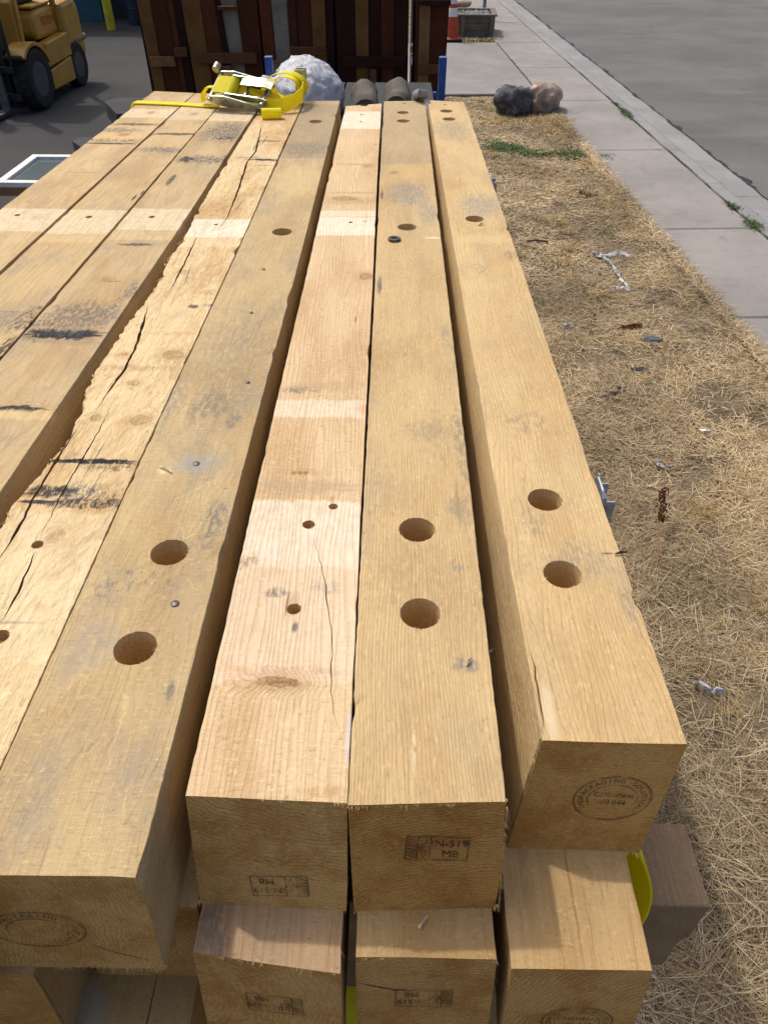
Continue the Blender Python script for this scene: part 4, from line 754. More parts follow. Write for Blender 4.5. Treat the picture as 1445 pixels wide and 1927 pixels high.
dirt_strip('driveway_dirt', -.0, 11.65, 15.7, .03, .0562, DIRT, 19, .5)
# asphalt stains left by old patching

# ---------------------------------------------------------------- rocks, litter and things on the verge
def rock(name, label, c, r, col, seed, dirt=None, flat=.8):
    bm = bmesh.new(); bmesh.ops.create_icosphere(bm, subdivisions=4, radius=1); rx, ry, rz = r
    for v in bm.verts:
        d = v.co.copy(); k = 1 + .24 * mnoise.fractal(d * 1.5 + Vector((seed, 1, 2)), .9, 2, 3) - .10 * abs(mnoise.noise(d * 2.6 + Vector((2, seed, 2)))) + .04 * mnoise.fractal(d * 6 + Vector((seed, 1, 2)), .9, 2, 3)
        f = abs(d.x) ** 3 + abs(d.y) ** 3 + abs(d.z) ** 3
        k *= 1 / f ** (1 / 3) * .55 + .45
        v.co = Vector((d.x * rx * k, d.y * ry * k, d.z * rz * k))
    me = bpy.data.meshes.new(name); bm.to_mesh(me); bm.free(); me.shade_smooth(); me.materials.append(plain(name + '_stone', col, .75, .45, 7, bump=.8, bscale=50, dirt=dirt, dirt_amt=.8))
    o = bpy.data.objects.new(name, me); COL.objects.link(o); o.location = c; return tag(o, label, 'rock') if label else o
rock('boulder', 'dark grey boulder at the end of the straw verge', (1.50, 10.52, .15), (.225, .20, .22), (.055, .057, .060), 3.2, (.20, .20, .20))
rock('boulder', 'pinkish tan rounded boulder touching the dark grey one', (1.92, 10.72, .15), (.235, .22, .205), (.36, .27, .215), 8.1, (.16, .12, .10))
PLA = plain('torn_plastic', (.60, .61, .64), .35, .25, 30, bump=.4, spec=.5)
def see_through(mat, amount, kind='ShaderNodeBsdfTransparent', col=None):
    t = mat.node_tree; b = next(q for q in t.nodes if q.type == 'BSDF_PRINCIPLED'); o = next(q for q in t.nodes if q.type == 'OUTPUT_MATERIAL'); m = t.nodes.new('ShaderNodeMixShader'); g = t.nodes.new(kind)
    if col: g.inputs[0].default_value = (*col, 1)
    m.inputs[0].default_value = amount; t.links.new(b.outputs[0], m.inputs[1]); t.links.new(g.outputs[0], m.inputs[2]); t.links.new(m.outputs[0], o.inputs[0])
see_through(PLA, .4)
def crumple(name, label, pts, w, cat='litter', mat=PLA, seed=0, th=.002):
    rnd = random.Random(seed); path = []; wd = []
    for a, b in zip(pts, pts[1:]):
        for q in range(6):
            t = q / 6; x = a[0] + (b[0] - a[0]) * t + rnd.gauss(0, .006); y = a[1] + (b[1] - a[1]) * t + rnd.gauss(0, .006); path.append((x, y, soil_z(x, y) + .026 + rnd.uniform(0, .018)))
            wd.append((rnd.gauss(0, 1), rnd.gauss(0, 1), rnd.gauss(0, .5)))
    wd = [Vector(wd[max(0, i - 1)]).normalized() * .6 + Vector(w_).normalized() * .4 + Vector((.3, .2, .1)) for i, w_ in enumerate(wd)]
    m = MB().ribbon(path, wd, w, th); return tag(m.build(name, mat, None, True), label, cat)
sc_ = empty('plastic_scrap', (0, 0, 0), 0, 'tangled strip of torn clear plastic on the straw near the sidewalk', 'litter')
for k, (pts, w) in enumerate(((((1.585, 5.86), (1.64, 5.80), (1.72, 5.78)), .05), (((1.70, 5.80), (1.80, 5.83), (1.92, 5.79)), .035), (((1.66, 5.78), (1.68, 5.66), (1.70, 5.53), (1.685, 5.42), (1.70, 5.30), (1.735, 5.17)), .020), (((1.66, 5.68), (1.70, 5.70), (1.72, 5.66), (1.67, 5.64)), .014), (((1.60, 5.16), (1.68, 5.18), (1.74, 5.14)), .03), (((1.56, 5.42), (1.575, 5.56)), .04))):
    o = crumple('strip', None, pts, w, None, PLA, 20 + k); o.parent = sc_
crumple('plastic_scrap', 'crumpled white plastic flake in the straw near the packing timbers', [(1.14, 1.70), (1.17, 1.675), (1.205, 1.655), (1.235, 1.665)], .030, seed=4)
crumple('plastic_scrap', 'small white scrap beside the red dock stalk in open straw', [(1.69, 3.37), (1.71, 3.34)], .025, seed=5, mat=plain('white_foam', (.75, .75, .74), .6, .1))
crumple('plastic_scrap', 'tiny white chip in straw beyond the stacked beam corner', [(1.283, 1.915), (1.293, 1.90)], .008, seed=6)
crumple('paper_scrap', 'grey curled paper scrap lying in the straw', [(1.365, 3.10), (1.40, 3.06), (1.43, 3.03)], .022, seed=7, mat=plain('grey_paper', (.36, .36, .36), .8, .2))
crumple('plastic_scrap', 'pale plastic bit beside the rust red weed stems', [(1.15, 4.62), (1.18, 4.60), (1.22, 4.58)], .025, seed=8)
crumple('plastic_scrap', 'small whitish fleck of plastic close to the stack side', [(1.05, 2.98), (1.06, 2.96)], .015, seed=9)
RUST = plain('rusty_weed', (.16, .055, .022), .85, .4, 40)
def dock(label, base, tip, seeds, seed, droop=0):
    rnd = random.Random(seed); e = empty('dock_weed', base, 0, label, 'weed'); b = Vector(base); t = Vector(tip) - b
    path = [t * (k / 8) + Vector((.006 * math.sin(k), .006 * math.cos(k * 1.3), -droop * (k / 8) ** 2)) for k in range(9)]
    MB().tube(path, [.0028 * (1 - .5 * k / 8) for k in range(9)], 6).build('stem', plain('dock_stem', (.32, .13, .07), .7, .2, 30), e, True)
    m = MB()
    for k in range(seeds):
        u = rnd.uniform(.62, 1.02); p = t * u + Vector((rnd.gauss(0, .010), rnd.gauss(0, .010), rnd.gauss(0, .008))); r = rnd.uniform(.003, .0065)
        m.add([p + Vector(d) * r for d in ((1, 0, 0), (0, 1, 0), (-1, 0, 0), (0, -1, 0), (0, 0, 1.4), (0, 0, -1.4))], [(0, 1, 4), (1, 2, 4), (2, 3, 4), (3, 0, 4), (1, 0, 5), (2, 1, 5), (3, 2, 5), (0, 3, 5)])
    tag(m.build('seed_head', RUST, e), kind='stuff')
dock('red brown dock stalk with a dense seed head standing in the straw', (1.165, 2.31, .02), (1.255, 2.66, .20), 160, 1)
dock('fallen rust red dock stalk trailing across the straw', (1.30, 4.52, .05), (1.66, 4.60, .06), 190, 2)
dock('short rust red dock stem poking up in the straw', (1.30, 4.50, .03), (1.325, 4.56, .17), 10, 3)
dock('dry brown dock stalk lying toward the sidewalk edge', (2.0, 7.10, .05), (1.78, 7.37, .06), 90, 4)
for k, (x, y, r, lab) in enumerate(((1.70, 4.44, .055, 'flat slate grey stone half buried beside the fallen dock stalk'), (1.53, 4.06, .045, 'grey weathered stone lump between dock stalk and black clods'), (1.30, 3.78, .022, 'black clod of dirt paired with a smaller one'), (1.36, 3.84, .018, 'smaller black clod beside its larger twin'), (1.37, 3.30, .012, 'lone dark pebble in the straw by the paper scrap'), (1.29, 4.60, .035, 'dark stone under the short dock stem'))):
    o = rock('stone', lab, (x, y, soil_z(x, y) + .006), (r * 1.3, r * .7, r * .36), ((.10, .105, .11) if 'black' not in lab and 'dark' not in lab else (.03, .03, .032)) if 'pale' not in lab else (.3, .28, .26), 20 + k)
tag(MB().tube([(1.10, 6.12, .05), (1.18, 6.14, .055), (1.28, 6.12, .05)], .008, 6).build('stick', plain('dry_stick', (.10, .075, .04), .9, .3, 40), None, True), 'dry brown stick lying against the stack side of the verge', 'stick')
# galvanised stakes beside the stack
ZINC = plain('galvanised_steel', (.46, .50, .56), .45, .25, 30, metal=.5, dirt=(.12, .14, .2), dirt_amt=.7, spec=.5)
def stake(label, x, y, z):
    e = empty('steel_stake', (x, y, 0), 0, label, 'stake')
    MB().b2((0, -.03, 0), (.004, .03, z)).b2((.004, -.03, 0), (.022, -.026, z - .01)).b2((.004, .026, 0), (.022, .03, z - .01)).build('channel', ZINC, e, bevel=.001)
    m = MB(); m.prism([(-.034, z), (-.034, z - .05), (.034, z - .05), (.034, z), (.022, z + .012), (-.022, z + .012)], -.006, -.001, 'X'); m.build('cap_plate', ZINC, e, bevel=.002)
    return e
stake('galvanised steel stake against the outermost beam beside its paired holes', .405, 1.115, 1.455); stake('galvanised steel stake against the outermost beam far from its sawn end', .375, 3.02, 1.462)

# ---------------------------------------------------------------- strap, ring and bits lying on the timbers
n = NT('yellow_webbing'); Xc, Yc, Zc = n.sep(n.co); wv = n.math('FRACT', n.math('MULTIPLY', n.math('ADD', n.math('ADD', Xc, Yc), Zc), 330)); wb = n.noise(n.co, 60, 4, .6)
YEL = n.fin(n.mix(n.mr(wb, .35, .75, 0, .6), (.93, .84, .02), (.76, .68, .03)), .6, n.bump(wv, .4, .001), 0, .4)
see_through(YEL, .45, 'ShaderNodeBsdfTranslucent', (.95, .85, .03))
CHROM = plain('zinc_plated_steel', (.50, .52, .40), .42, .25, 40, metal=.9, dirt=(.25, .2, .1), spec=.6); GRIPG = plain('dull_steel', (.36, .33, .26), .35, .3, 60, metal=.85)
sp_ = empty('ratchet_strap', (-.72, 3.85, 1.532), 0, 'yellow ratchet strap with steel ratchet and coiled tail lying across the timbers', 'strap')
def RL(pts): return [(x + .72, y - 3.85, z - 1.532) for x, y, z in pts]
flat = [(-1.262, 3.90, .95), (-1.258, 3.90, 1.30), (-1.248, 3.90, 1.51)] + [(-1.236, 3.90, 1.531), (-1.22, 3.90, 1.537), (-1.1, 3.885, 1.5365), (-1.0, 3.865, 1.537), (-.96, 3.855, 1.537), (-.9, 3.84, 1.537), (-.83, 3.82, 1.541), (-.76, 3.80, 1.556), (-.70, 3.79, 1.574)]
MB().ribbon(RL(flat), (0, 1, 0), .052, .003).build('webbing', YEL, sp_, True)
# ratchet body: two side plates, three bars, handle
rt = Matrix.Translation(Vector((-.70, 3.80, 1.598)) - Vector((-.72, 3.85, 1.532))) @ Matrix.Rotation(R(-14), 4, 'Z') @ Matrix.Rotation(R(7), 4, 'Y') @ Matrix.Rotation(R(30), 4, 'X')
def RB(m, name, mat, smooth=False, bevel=0): m.v = [tuple(rt @ Vector(v)) for v in m.v]; return m.build(name, mat, sp_, smooth, bevel=bevel)
for yy in (-.075, .075):
    RB(MB().prism([(-.14, .0), (-.12, .022), (-.05, .036), (.03, .028), (.11, .022), (.145, .004), (.13, -.014), (.04, -.010), (-.03, -.024), (-.12, -.016)], yy - .003, yy + .003, 'Y'), 'side_plate', CHROM, bevel=.001)
for k, (xx, zz, r) in enumerate(((-.120, .006, .011), (-.045, .004, .014), (.03, .006, .010), (.120, .004, .013))): RB(MB().cyl((xx, -.085, zz), (xx, .085, zz), r, n=14), 'cross_bar', GRIPG, True)
for yy in (-.062, .062): RB(MB().lathe([(.030, -.003), (.033, 0), (.030, .003)], (-.045, yy, .004), 'Y', 20), 'ratchet_wheel', CHROM, True)
RB(MB().prism([(.0, .034), (.11, .046), (.15, .040), (.146, .034), (.11, .040), (.0, .028)], .01, .062, 'Y'), 'handle', CHROM, bevel=.001)
for yy in (-.055, .055): RB(MB().prism([(-.06, .0), (-.05, .034), (.11, .046), (.15, .040), (.11, .018), (0, .010)], yy - .0025, yy + .0025, 'Y'), 'handle_cheek', CHROM)
RB(MB().cyl((-.145, .075, .024), (-.145, .105, .024), .017, n=14), 'release_knob', GRIPG, True)
RB(MB().ribbon([(-.045 + .024 * math.cos(R(20 * k)), 0, .004 + .024 * math.sin(R(20 * k))) for k in range(19)], (0, 1, 0), .105, .006), 'wound_layers', YEL, True)
RB(MB().ribbon([(-.12, 0, .019), (-.09, 0, .024), (-.045, 0, .028)], (0, 1, 0), .10, .003), 'inner_web', YEL, True)
RB(MB().ribbon([(-.02, 0, -.012), (.05, 0, -.014), (.12, 0, -.010), (.17, 0, -.03)], (0, 1, 0), .10, .003), 'outer_web', YEL, True)
# webbing wound on the ratchet and the loose coil
coil = []
for k in range(44):
    a = R(-100 + k * 17); r = .030 + .0011 * k; coil.append((-.50 + r * 1.5 * math.cos(a), 3.90 + .03 * math.sin(a * .5), 1.600 + r * math.sin(a)))
MB().ribbon(RL(coil), (.35, 1, .0), .050, .0028).build('coil', YEL, sp_, True)
tail = [(-.66, 3.79, 1.588), (-.60, 3.76, 1.562), (-.55, 3.73, 1.556), (-.50, 3.72, 1.562), (-.45, 3.75, 1.575), (-.425, 3.80, 1.588), (-.42, 3.87, 1.60), (-.43, 3.95, 1.60), (-.47, 4.0, 1.61)]
MB().ribbon(RL(tail), (0, .12, 1), .058, .0028).build('loose_tail', YEL, sp_, True)
MB().cyl(*RL([(-.585, 3.62, 1.552), (-.50, 3.625, 1.552)]), .021, n=18).build('rolled_end', YEL, sp_, True)
wrapb = [(-.89, 3.86, 1.55), (-.885, 3.855, 1.585), (-.86, 3.845, 1.612), (-.82, 3.83, 1.615), (-.78, 3.82, 1.60), (-.70, 3.79, 1.586), (-.65, 3.775, 1.58)]
MB().ribbon(RL(wrapb), (.3, 1, 0), .046, .003).build('wound_webbing', YEL, sp_, True)
bk = MB()
bk.b2((-.465, 3.935, 1.575), (-.415, 3.94, 1.665)).b2((-.465, 3.985, 1.575), (-.415, 3.99, 1.665)); bk.v = RL(bk.v); bk.build('buckle_plate', CHROM, sp_, bevel=.001)
for zz in (1.60, 1.645): MB().cyl(*RL([(-.44, 3.925, zz), (-.44, 4.0, zz)]), .009, n=12).build('buckle_bar', GRIPG, sp_, True)
# strap at the near corner, hanging in a bow against the lower timbers
lo = [(-.06, .50, 1.158), (.20, .50, 1.158)]
bow = [(.30 + .012 * 0, .535, 1.3435)] + [(.330 + .035 * math.sin(math.pi * k / 14) + .004, .53 - .075 * k / 14, 1.342 - .185 * k / 14) for k in range(15)]
ns = empty('strap', (.34, .49, 1.155), 0, 'bright yellow strap bowed out between packing timber and lower timbers', 'strap')
MB().ribbon([(x - .34, y - .49, z - 1.155) for x, y, z in bow], (-.1, 1, .15), .105, .003).build('webbing', YEL, ns, True)
MB().ribbon([(x - .34, y - .49, z - 1.155) for x, y, z in ((-.13, .37, 1.02), (-.06, .36, 1.035), (.0, .355, 1.04), (.06, .40, 1.03), (.10, .46, 1.03))], (0, 1, .3), .06, .003).build('tail', YEL, ns, True)
def torus(m, c, R0, r, n=28, k=8):
    vs = [(c[0] + (R0 + r * math.cos(b)) * math.cos(a), c[1] + (R0 + r * math.cos(b)) * math.sin(a), c[2] + r * math.sin(b) * .7) for a in [2 * math.pi * i / n for i in range(n)] for b in [2 * math.pi * j / k for j in range(k)]]
    m.add(vs, [(i * k + j, ((i + 1) % n) * k + j, ((i + 1) % n) * k + (j + 1) % k, i * k + (j + 1) % k) for i in range(n) for j in range(k)]); return m
tag(torus(MB(), (0, 0, 0), .015, .0048).build('metal_ring', STEEL_DK, None, True, loc=(.003, 2.187, 1.5345)), 'small dark metal ring lying on the straw coloured beam', 'ring')
def chip(label, x, y, l, w, rz, col=(.66, .52, .32), z=1.533, up=.006):
    m = MB(); m.add([(-l / 2, -w / 2, 0), (l / 2, -w * .3, .001), (l / 2 * .9, w * .3, .003), (-l / 2, w / 2, .0), (-l * .1, 0, up), (0, 0, -.0015)], [(0, 1, 4), (1, 2, 4), (2, 3, 4), (3, 0, 4), (1, 0, 5), (2, 1, 5), (3, 2, 5), (0, 3, 5)])
    o = m.build('wood_chip', plain('chip_wood', col, .8, .2, 60), None, loc=(x, y, z), rot=(0, 0, rz)); return tag(o, label, 'wood chip')
chip('pale splinter lying on the dust pile of the straw coloured beam', .108, .636, .016, .003, 1.0)
chip('twisted pale splinter on the lower timber under the ringed straw beam', .045, .372, .018, .004, .9, z=1.344)
chip('dark splinter jutting off the grass side edge of the outermost beam', .366, .853, .022, .003, .15, (.16, .08, .05))
chip('pale shaving beside the bored hole of the outermost beam', .27, 2.315, .02, .01, .3, (.66, .48, .24))
chip('brown splinter poking from the gap beside the straw coloured beam', .144, .655, .012, .003, .2, (.14, .08, .05))
chip('pale torn shaving by the nail dent of the grey stained beam', -.408, 1.063, .03, .006, -.6, (.70, .56, .34))
# rope between the far ends
rp = [(.155, 4.10, 1.36), (.150, 4.02, 1.50), (.140, 3.95, 1.565), (.120, 3.93, 1.575), (.105, 3.97, 1.56), (.11, 4.03, 1.50), (.12, 4.06, 1.42)]
o = MB().tube(rp + [(.13, 4.08, 1.30)], .019, 10).build('rope', plain('grey_rope', (.27, .26, .25), .95, .3, 40, bump=1, bscale=160), None, True); tag(o, 'fuzzy grey rope draped over the far end between two beams', 'rope')
o = MB().tube([(.147, 3.97, 1.55), (.152, 3.9, 1.52), (.153, 3.75, 1.50), (.153, 3.62, 1.47)], [.014, .012, .010, .006], 8).build('rope', bpy.data.materials['grey_rope'], None, True); tag(o, 'frayed grey rope tail drooping into the gap before the outermost beam', 'rope')

# ---------------------------------------------------------------- blue steel rack with logs and a wrapped bale behind the stack
BLUE = plain('blue_paint', (.012, .075, .30), .45, .2, 20, dirt=(.1, .08, .07), dirt_amt=.3, spec=.5)
rk = empty('steel_rack', (-.235, 5.1, 0), 0, 'blue steel rack with upright posts behind the timber stack', 'rack')
for (x, y, tilt) in ((-.505, -.08, 0), (.505, -.08, .012), (-.505, .75, 0), (.505, .75, 0)):
    m = MB(); w = .022; ht = 1.545 if y < 0 else 1.199; m.add([(x - w, y - .025, .0), (x + w, y - .025, .0), (x + w, y + .025, .0), (x - w, y + .025, .0)] + [(x - w + tilt, y - .025, ht), (x + w + tilt, y - .025, ht), (x + w + tilt, y + .025, ht), (x - w + tilt, y + .025, ht)], [(0, 1, 2, 3), (4, 5, 6, 7), (0, 1, 5, 4), (1, 2, 6, 5), (2, 3, 7, 6), (3, 0, 4, 7)])
    m.build('post', BLUE, rk, bevel=.003)
for y in (-.08, .75): MB().b2((-.48, y - .02, 1.15), (.48, y + .02, 1.20)).build('cross_beam', BLUE, rk)
DKW = wood('black_weathered_plank', (.060, .061, .064), (.028, .028, .03), ring=.5, weather=.0, seed=31, freq=120)
for k in range(5): MB().b2((-.50 + k * .2, -.66, 1.202), (-.31 + k * .2, .80, 1.248)).build('deck_board', DKW, rk, bevel=.003)
for y in (-.66,): 
    for x in (-.46, .46): MB().b2((x - .04, y, 0), (x + .04, y + .08, 1.2015)).build('front_leg', DKW, rk)
LOG = wood('grey_log', (.105, .09, .076), (.05, .042, .036), pith=(0, 0), freq=160, ring=.5, weather=.5, seed=41, saw=.3)
for (x, lab, y0, r, rz) in ((-.165, 'grey weathered log with a rounded rim next to the wrapped bale', 4.70, .080, .05), (.012, 'grey weathered log with round end beside the other log', 4.78, .079, -.02)):
    m = MB(); prof = [(.001, 0), (r * .80, .0), (r * .97, .035), (r, .07)] + [(r * (1 + .03 * math.sin(k)), .07 + k * .045) for k in range(1, 9)] + [(.001, .44)]
    m.lathe(prof, (0, 0, 0), 'Y', 28); o = m.build('log', LOG, None, True, loc=(x, y0, 1.248 + r * .985), rot=(0, 0, rz)); roughen(o, .012, 12, x * 9); tag(o, lab, 'log')
# wrapped bale
bm = bmesh.new(); bmesh.ops.create_uvsphere(bm, u_segments=96, v_segments=64, radius=1)
for v in bm.verts:
    d = v.co.copy(); k = 1 + .06 * mnoise.fractal(d * 1.6 + Vector((4, 2, 2)), .9, 2, 3) + .035 * abs(mnoise.fractal(Vector((d.x * 4, d.y * 4, d.z * 2)) + Vector((1, 8, 2)), .6, 2.2, 6)) - .02 * abs(mnoise.noise(Vector((d.x * 12, d.z * 3, 5)))) + .035 * (1 - abs(mnoise.noise(Vector((d.x * 3.2, d.y * 3.2, d.z * 1.8)) + Vector((3, 7, 1))))) ** 6 + .022 * (1 - abs(mnoise.noise(Vector((d.x * 5, d.y * 6, d.z * 3)) + Vector((9, 1, 4))))) ** 7 - .03
    z = max(-.40, d.z); v.co = Vector((d.x * .24 * k * (1 if d.z < 0 else (1 - .12 * d.z)), d.y * .27 * k, z * .215 * k))
    ear = math.exp(-((d - Vector((-.80, -.5, .35))).length / .18) ** 2); v.co += Vector((-.05, -.02, .07)) * ear
me = bpy.data.meshes.new('wrapped_bale'); bm.to_mesh(me); bm.free(); me.shade_smooth()
n = NT('white_wrap'); a = n.noise(n.co, 14, 6, .7); b = n.noise(n.co, 60, 5, .7); c = n.mix(n.mr(a, .35, .7), (.40, .41, .44), (.55, .56, .585)); c = n.mix(n.mr(b, .55, .75, 0, .5), c, (.66, .67, .69))
c = n.mix(n.mr(n.noise(n.co, 20, 3, .6, off=(8, 1, 1)), .66, .72, 0, .6), c, (.2, .2, .2)); me.materials.append(n.fin(c, .38, n.bump(n.noise(n.co, 1.0, 6, .7, sc=(34, 34, 13), dist=1.6), .7, .012), 0, .5))
o = bpy.data.objects.new('wrapped_bale', me); COL.objects.link(o); o.location = (-.535, 5.02, 1.328); tag(o, 'greyish white plastic wrapped bale, domed and wrinkled, behind the yellow strap', 'bale')
def plank(label, pts, z0, z1):
    o = MB().prism(pts, z0, z1, 'Z').build('black_plank', DKW, None, bevel=.004); return tag(o, label, 'plank')
plank('black weathered plank end projecting behind the yellow strap', [(-1.63, 4.64), (-1.58, 4.74), (-.80, 4.76), (-.80, 4.46), (-1.48, 4.36)], 1.30, 1.385)
o = MB().prism([(-1.44, 4.42), (-1.40, 4.70), (-1.26, 4.70), (-1.26, 4.42)], 0, 1.3005, 'Z').build('plank_trestle', DKW); tag(o, 'dark trestle leg at the free end of the far black plank', 'trestle')
o = MB().b2((-.92, 4.45, 0), (-.80, 4.72, 1.3005)).build('plank_trestle', DKW); tag(o, 'dark trestle leg close to the rack under the far black plank', 'trestle')
plank('black weathered packing plank jutting from under the top layer on the yard side', [(-1.62, 4.02), (-1.60, 4.09), (-1.18, 4.12), (-1.18, 3.93), (-1.53, 3.90)], 1.285, 1.337)

# ---------------------------------------------------------------- red-brown board panels
def pw(name, c, s): return wood(name, c, tuple(k * .55 for k in c), ring=.5, weather=.0, seed=s, freq=110, warp=.05, blotch=.7)
PB = {'o': pw('brown_board', (.19, .09, .028), 51), 'r': pw('dark_red_board', (.078, .022, .009), 52), 'd': pw('black_red_board', (.032, .010, .006), 53), 'm': pw('mid_red_board', (.12, .037, .013), 54), 'g': pw('greyed_pale_board', (.27, .235, .185), 55), 't': pw('tan_board', (.225, .125, .05), 56), 'b': pw('brown_cleat', (.13, .055, .025), 57), 'p': pw('pinkish_cleat', (.16, .072, .045), 58)}
def px(x): return -1.922 + (x - 255) * .003931
def pzz(y): return 1.65 - .00347 * y
def panel(label, x0, x1, boards, cleats, Y=6.6):
    cx_ = (px(x0) + px(x1)) / 2; e = empty('board_panel', (cx_, Y, 0), 0, label, 'wood panel')
    for (a0, a1, b0, b1, k, dy) in boards:                              # left/right edge at the top and at the foot of what shows
        f = 1.9 / .65
        def ext(u, v): return px(u) - cx_, px(u) + (px(v) - px(u)) * 2.55 - cx_
        l0, l1 = ext(a0, b0); r0, r1 = ext(a1, b1); t = .02
        m = MB(); m.add([(l0, dy, 1.66), (r0, dy, 1.66), (r1, dy, .012), (l1, dy, .012), (l0, dy + t, 1.66), (r0, dy + t, 1.66), (r1, dy + t, .012), (l1, dy + t, .012)], [(0, 1, 2, 3), (4, 5, 6, 7), (0, 1, 5, 4), (1, 2, 6, 5), (2, 3, 7, 6), (3, 0, 4, 7)])
        m.build('board', PB[k], e, bevel=.003)
    for (u0, u1, y0, y1, k) in cleats:
        MB().b2((px(u0) - cx_, -.038, pzz(y1)), (px(u1) - cx_, -.003, pzz(y0))).build('cleat', PB[k], e, bevel=.003)
    MB().b2((px(x0) - cx_ - .02, .05, .0), (px(x1) - cx_ + (.008 if x1 < 800 and x1 > 484 else .012 if x1 < 800 else -.004), .075, 1.655)).build('backing_board', PB['d'], e)
    MB().b2((px(x0) - cx_ + .01, .02, 1.45), (px(x1) - cx_ - .01, .049, 1.53)).build('rail', PB['b'], e)
    return e
panel('red brown board panel with a greyed tapering board and mismatched cleats, yard side', 257, 484, [(257, 282, 262, 283, 'o', 0), (282, 312, 284, 314, 'r', .006), (312, 324, 314, 325, 'm', .016), (324, 341, 326, 341, 'd', .012), (341, 376, 345, 380, 'o', 0), (376, 406, 381, 409, 'm', .008), (403, 414, 409, 425, 'd', .002), (412, 446, 418, 449, 'g', .014), (445, 484, 449, 484, 'r', 0)],
      [(266, 313, 103, 122, 't'), (315, 339, 86, 103, 'b'), (357, 474, 96, 116, 'b'), (410, 443, 10, 17, 'm'), (405, 423, 120, 178, 'p')])
panel('red brown board panel with one grey board behind the wrapped bale', 487, 626, [(487, 509, 488, 509, 'm', 0), (510, 540, 511, 540, 'g', .012), (541, 556, 541, 556, 'r', 0), (557, 584, 557, 584, 'r', .01), (585, 611, 585, 611, 'o', 0), (612, 626, 612, 626, 'd', .01)],
      [(492, 540, 110, 129, 't'), (541, 610, 84, 100, 'b')])
panel('darkest red board panel with one brown board behind the grey logs', 632, 768, [(632, 667, 632, 667, 'd', 0), (668, 693, 668, 693, 'o', .004), (694, 716, 694, 716, 'd', .014), (717, 742, 717, 742, 'r', .004), (743, 768, 743, 768, 'd', .01)],
      [(642, 764, 102, 122, 'd'), (694, 708, 126, 170, 'p')])
panel('red brown board panel with a tan board at the sidewalk end of the row', 783, 846, [(783, 789, 783, 789, 'r', 0), (790, 811, 789, 811, 't', .002), (812, 846, 812, 843, 'r', .004)], [(788, 838, 117, 136, 'b'), (788, 848, -2, 8, 'd')])
ro = empty('metal_rod', (px(776), 6.62, 0), 0, 'slim grey metal rod with pale and orange bands between two board panels', 'rod')
MB().cyl((0, 0, 0), (0, 0, 1.75), .008, n=12).build('shaft', plain('grey_rod', (.13, .15, .18), .4, .2, 30, metal=.5), ro, True)
for (a, b, k) in ((1.36, 1.38, 'w'), (1.315, 1.36, 'o'), (1.30, 1.315, 'w'), (1.235, 1.29, 'w')): MB().cyl((0, 0, a), (0, 0, b), .0115, n=12).build('band', plain('rod_' + k, (.6, .6, .58) if k == 'w' else (.28, .15, .05), .5, .1), ro, True)

# ---------------------------------------------------------------- cone, planter and bags by the driveway
ORG = plain('cone_orange', (.42, .055, .02), .55, .2, 12, dirt=(.12, .06, .04), dirt_amt=.4); CWH = plain('cone_reflective_white', (.62, .62, .60), .5, .12, 20); CBK = plain('cone_rubber', (.02, .02, .02), .8, .3, 20)
co = empty('traffic_cone', (1.035, 15.95, .052), 0, 'orange traffic cone with white collars beside the wooden planter', 'cone')
MB().box((0, 0, .018), (.37, .37, .036)).build('base', CBK, co, bevel=.012)
def ring(z0, z1, d=0): 
    f = lambda z: .145 - .118 * (z / .90); return [(f(z0) + d, z0), (f(z1) + d, z1)]
MB().lathe([(.165, .036), (.150, .05)] + ring(.06, .90), (0, 0, 0), 'Z', 28).build('body', ORG, co, True)
MB().lathe(ring(.37, .50, .003), (0, 0, 0), 'Z', 28).build('collar', CWH, co, True); MB().lathe(ring(.56, .68, .003), (0, 0, 0), 'Z', 28).build('collar', CWH, co, True)
PLW = wood('planter_wood', (.175, .150, .125), (.09, .075, .062), ring=.5, weather=.4, seed=61, freq=120)
pl = empty('wooden_planter', (1.37, 16.9, .02), R(-3), 'grey weathered wooden planter box filled with gravel', 'planter')
for k in range(3):
    for (a, b) in (((-.50, -.42), (.50, -.385)), ((-.50, .385), (.50, .42)), ((-.50, -.383), (-.465, .383)), ((.465, -.383), (.50, .383))): MB().b2((a[0], a[1], k * .115), (b[0], b[1], k * .115 + .111)).build('board', PLW, pl, bevel=.004)
for (x, y) in ((-.455, -.445), (.455, -.445), (-.08, -.445), (.525, .40), (-.525, -.35)): MB().box((x, y, .168), (.07, .05, .345)).build('post', PLW, pl, bevel=.004)
for (a, b) in (((-.55, -.475), (.55, -.37)), ((-.55, .37), (.55, .475)), ((-.55, -.369), (-.445, .369)), ((.445, -.369), (.55, .369))): MB().b2((a[0], a[1], .342), (b[0], b[1], .372)).build('cap_board', PLW, pl, bevel=.004)
m = MB(); rnd = random.Random(5)
for k in range(520):
    p = Vector((rnd.uniform(-.43, .43), rnd.uniform(-.36, .36), .30 + rnd.uniform(0, .045))); r = rnd.uniform(.012, .030)
    m.add([p + Vector(d) * r * rnd.uniform(.7, 1.2) for d in ((1, 0, 0), (0, 1, 0), (-1, 0, 0), (0, -1, 0), (0, 0, 1), (0, 0, -1))], [(0, 1, 4), (1, 2, 4), (2, 3, 4), (3, 0, 4), (1, 0, 5), (2, 1, 5), (3, 2, 5), (0, 3, 5)])
g = m.build('gravel', plain('planter_gravel', (.36, .35, .34), .9, .4, 25), pl); tag(g, kind='stuff')
MB().b2((-.46, -.38, .0), (.46, .38, .305)).build('soil', SOIL, pl)
BAGM = plain('tan_sack', (.40, .31, .23), .85, .2, 14, bump=.5)
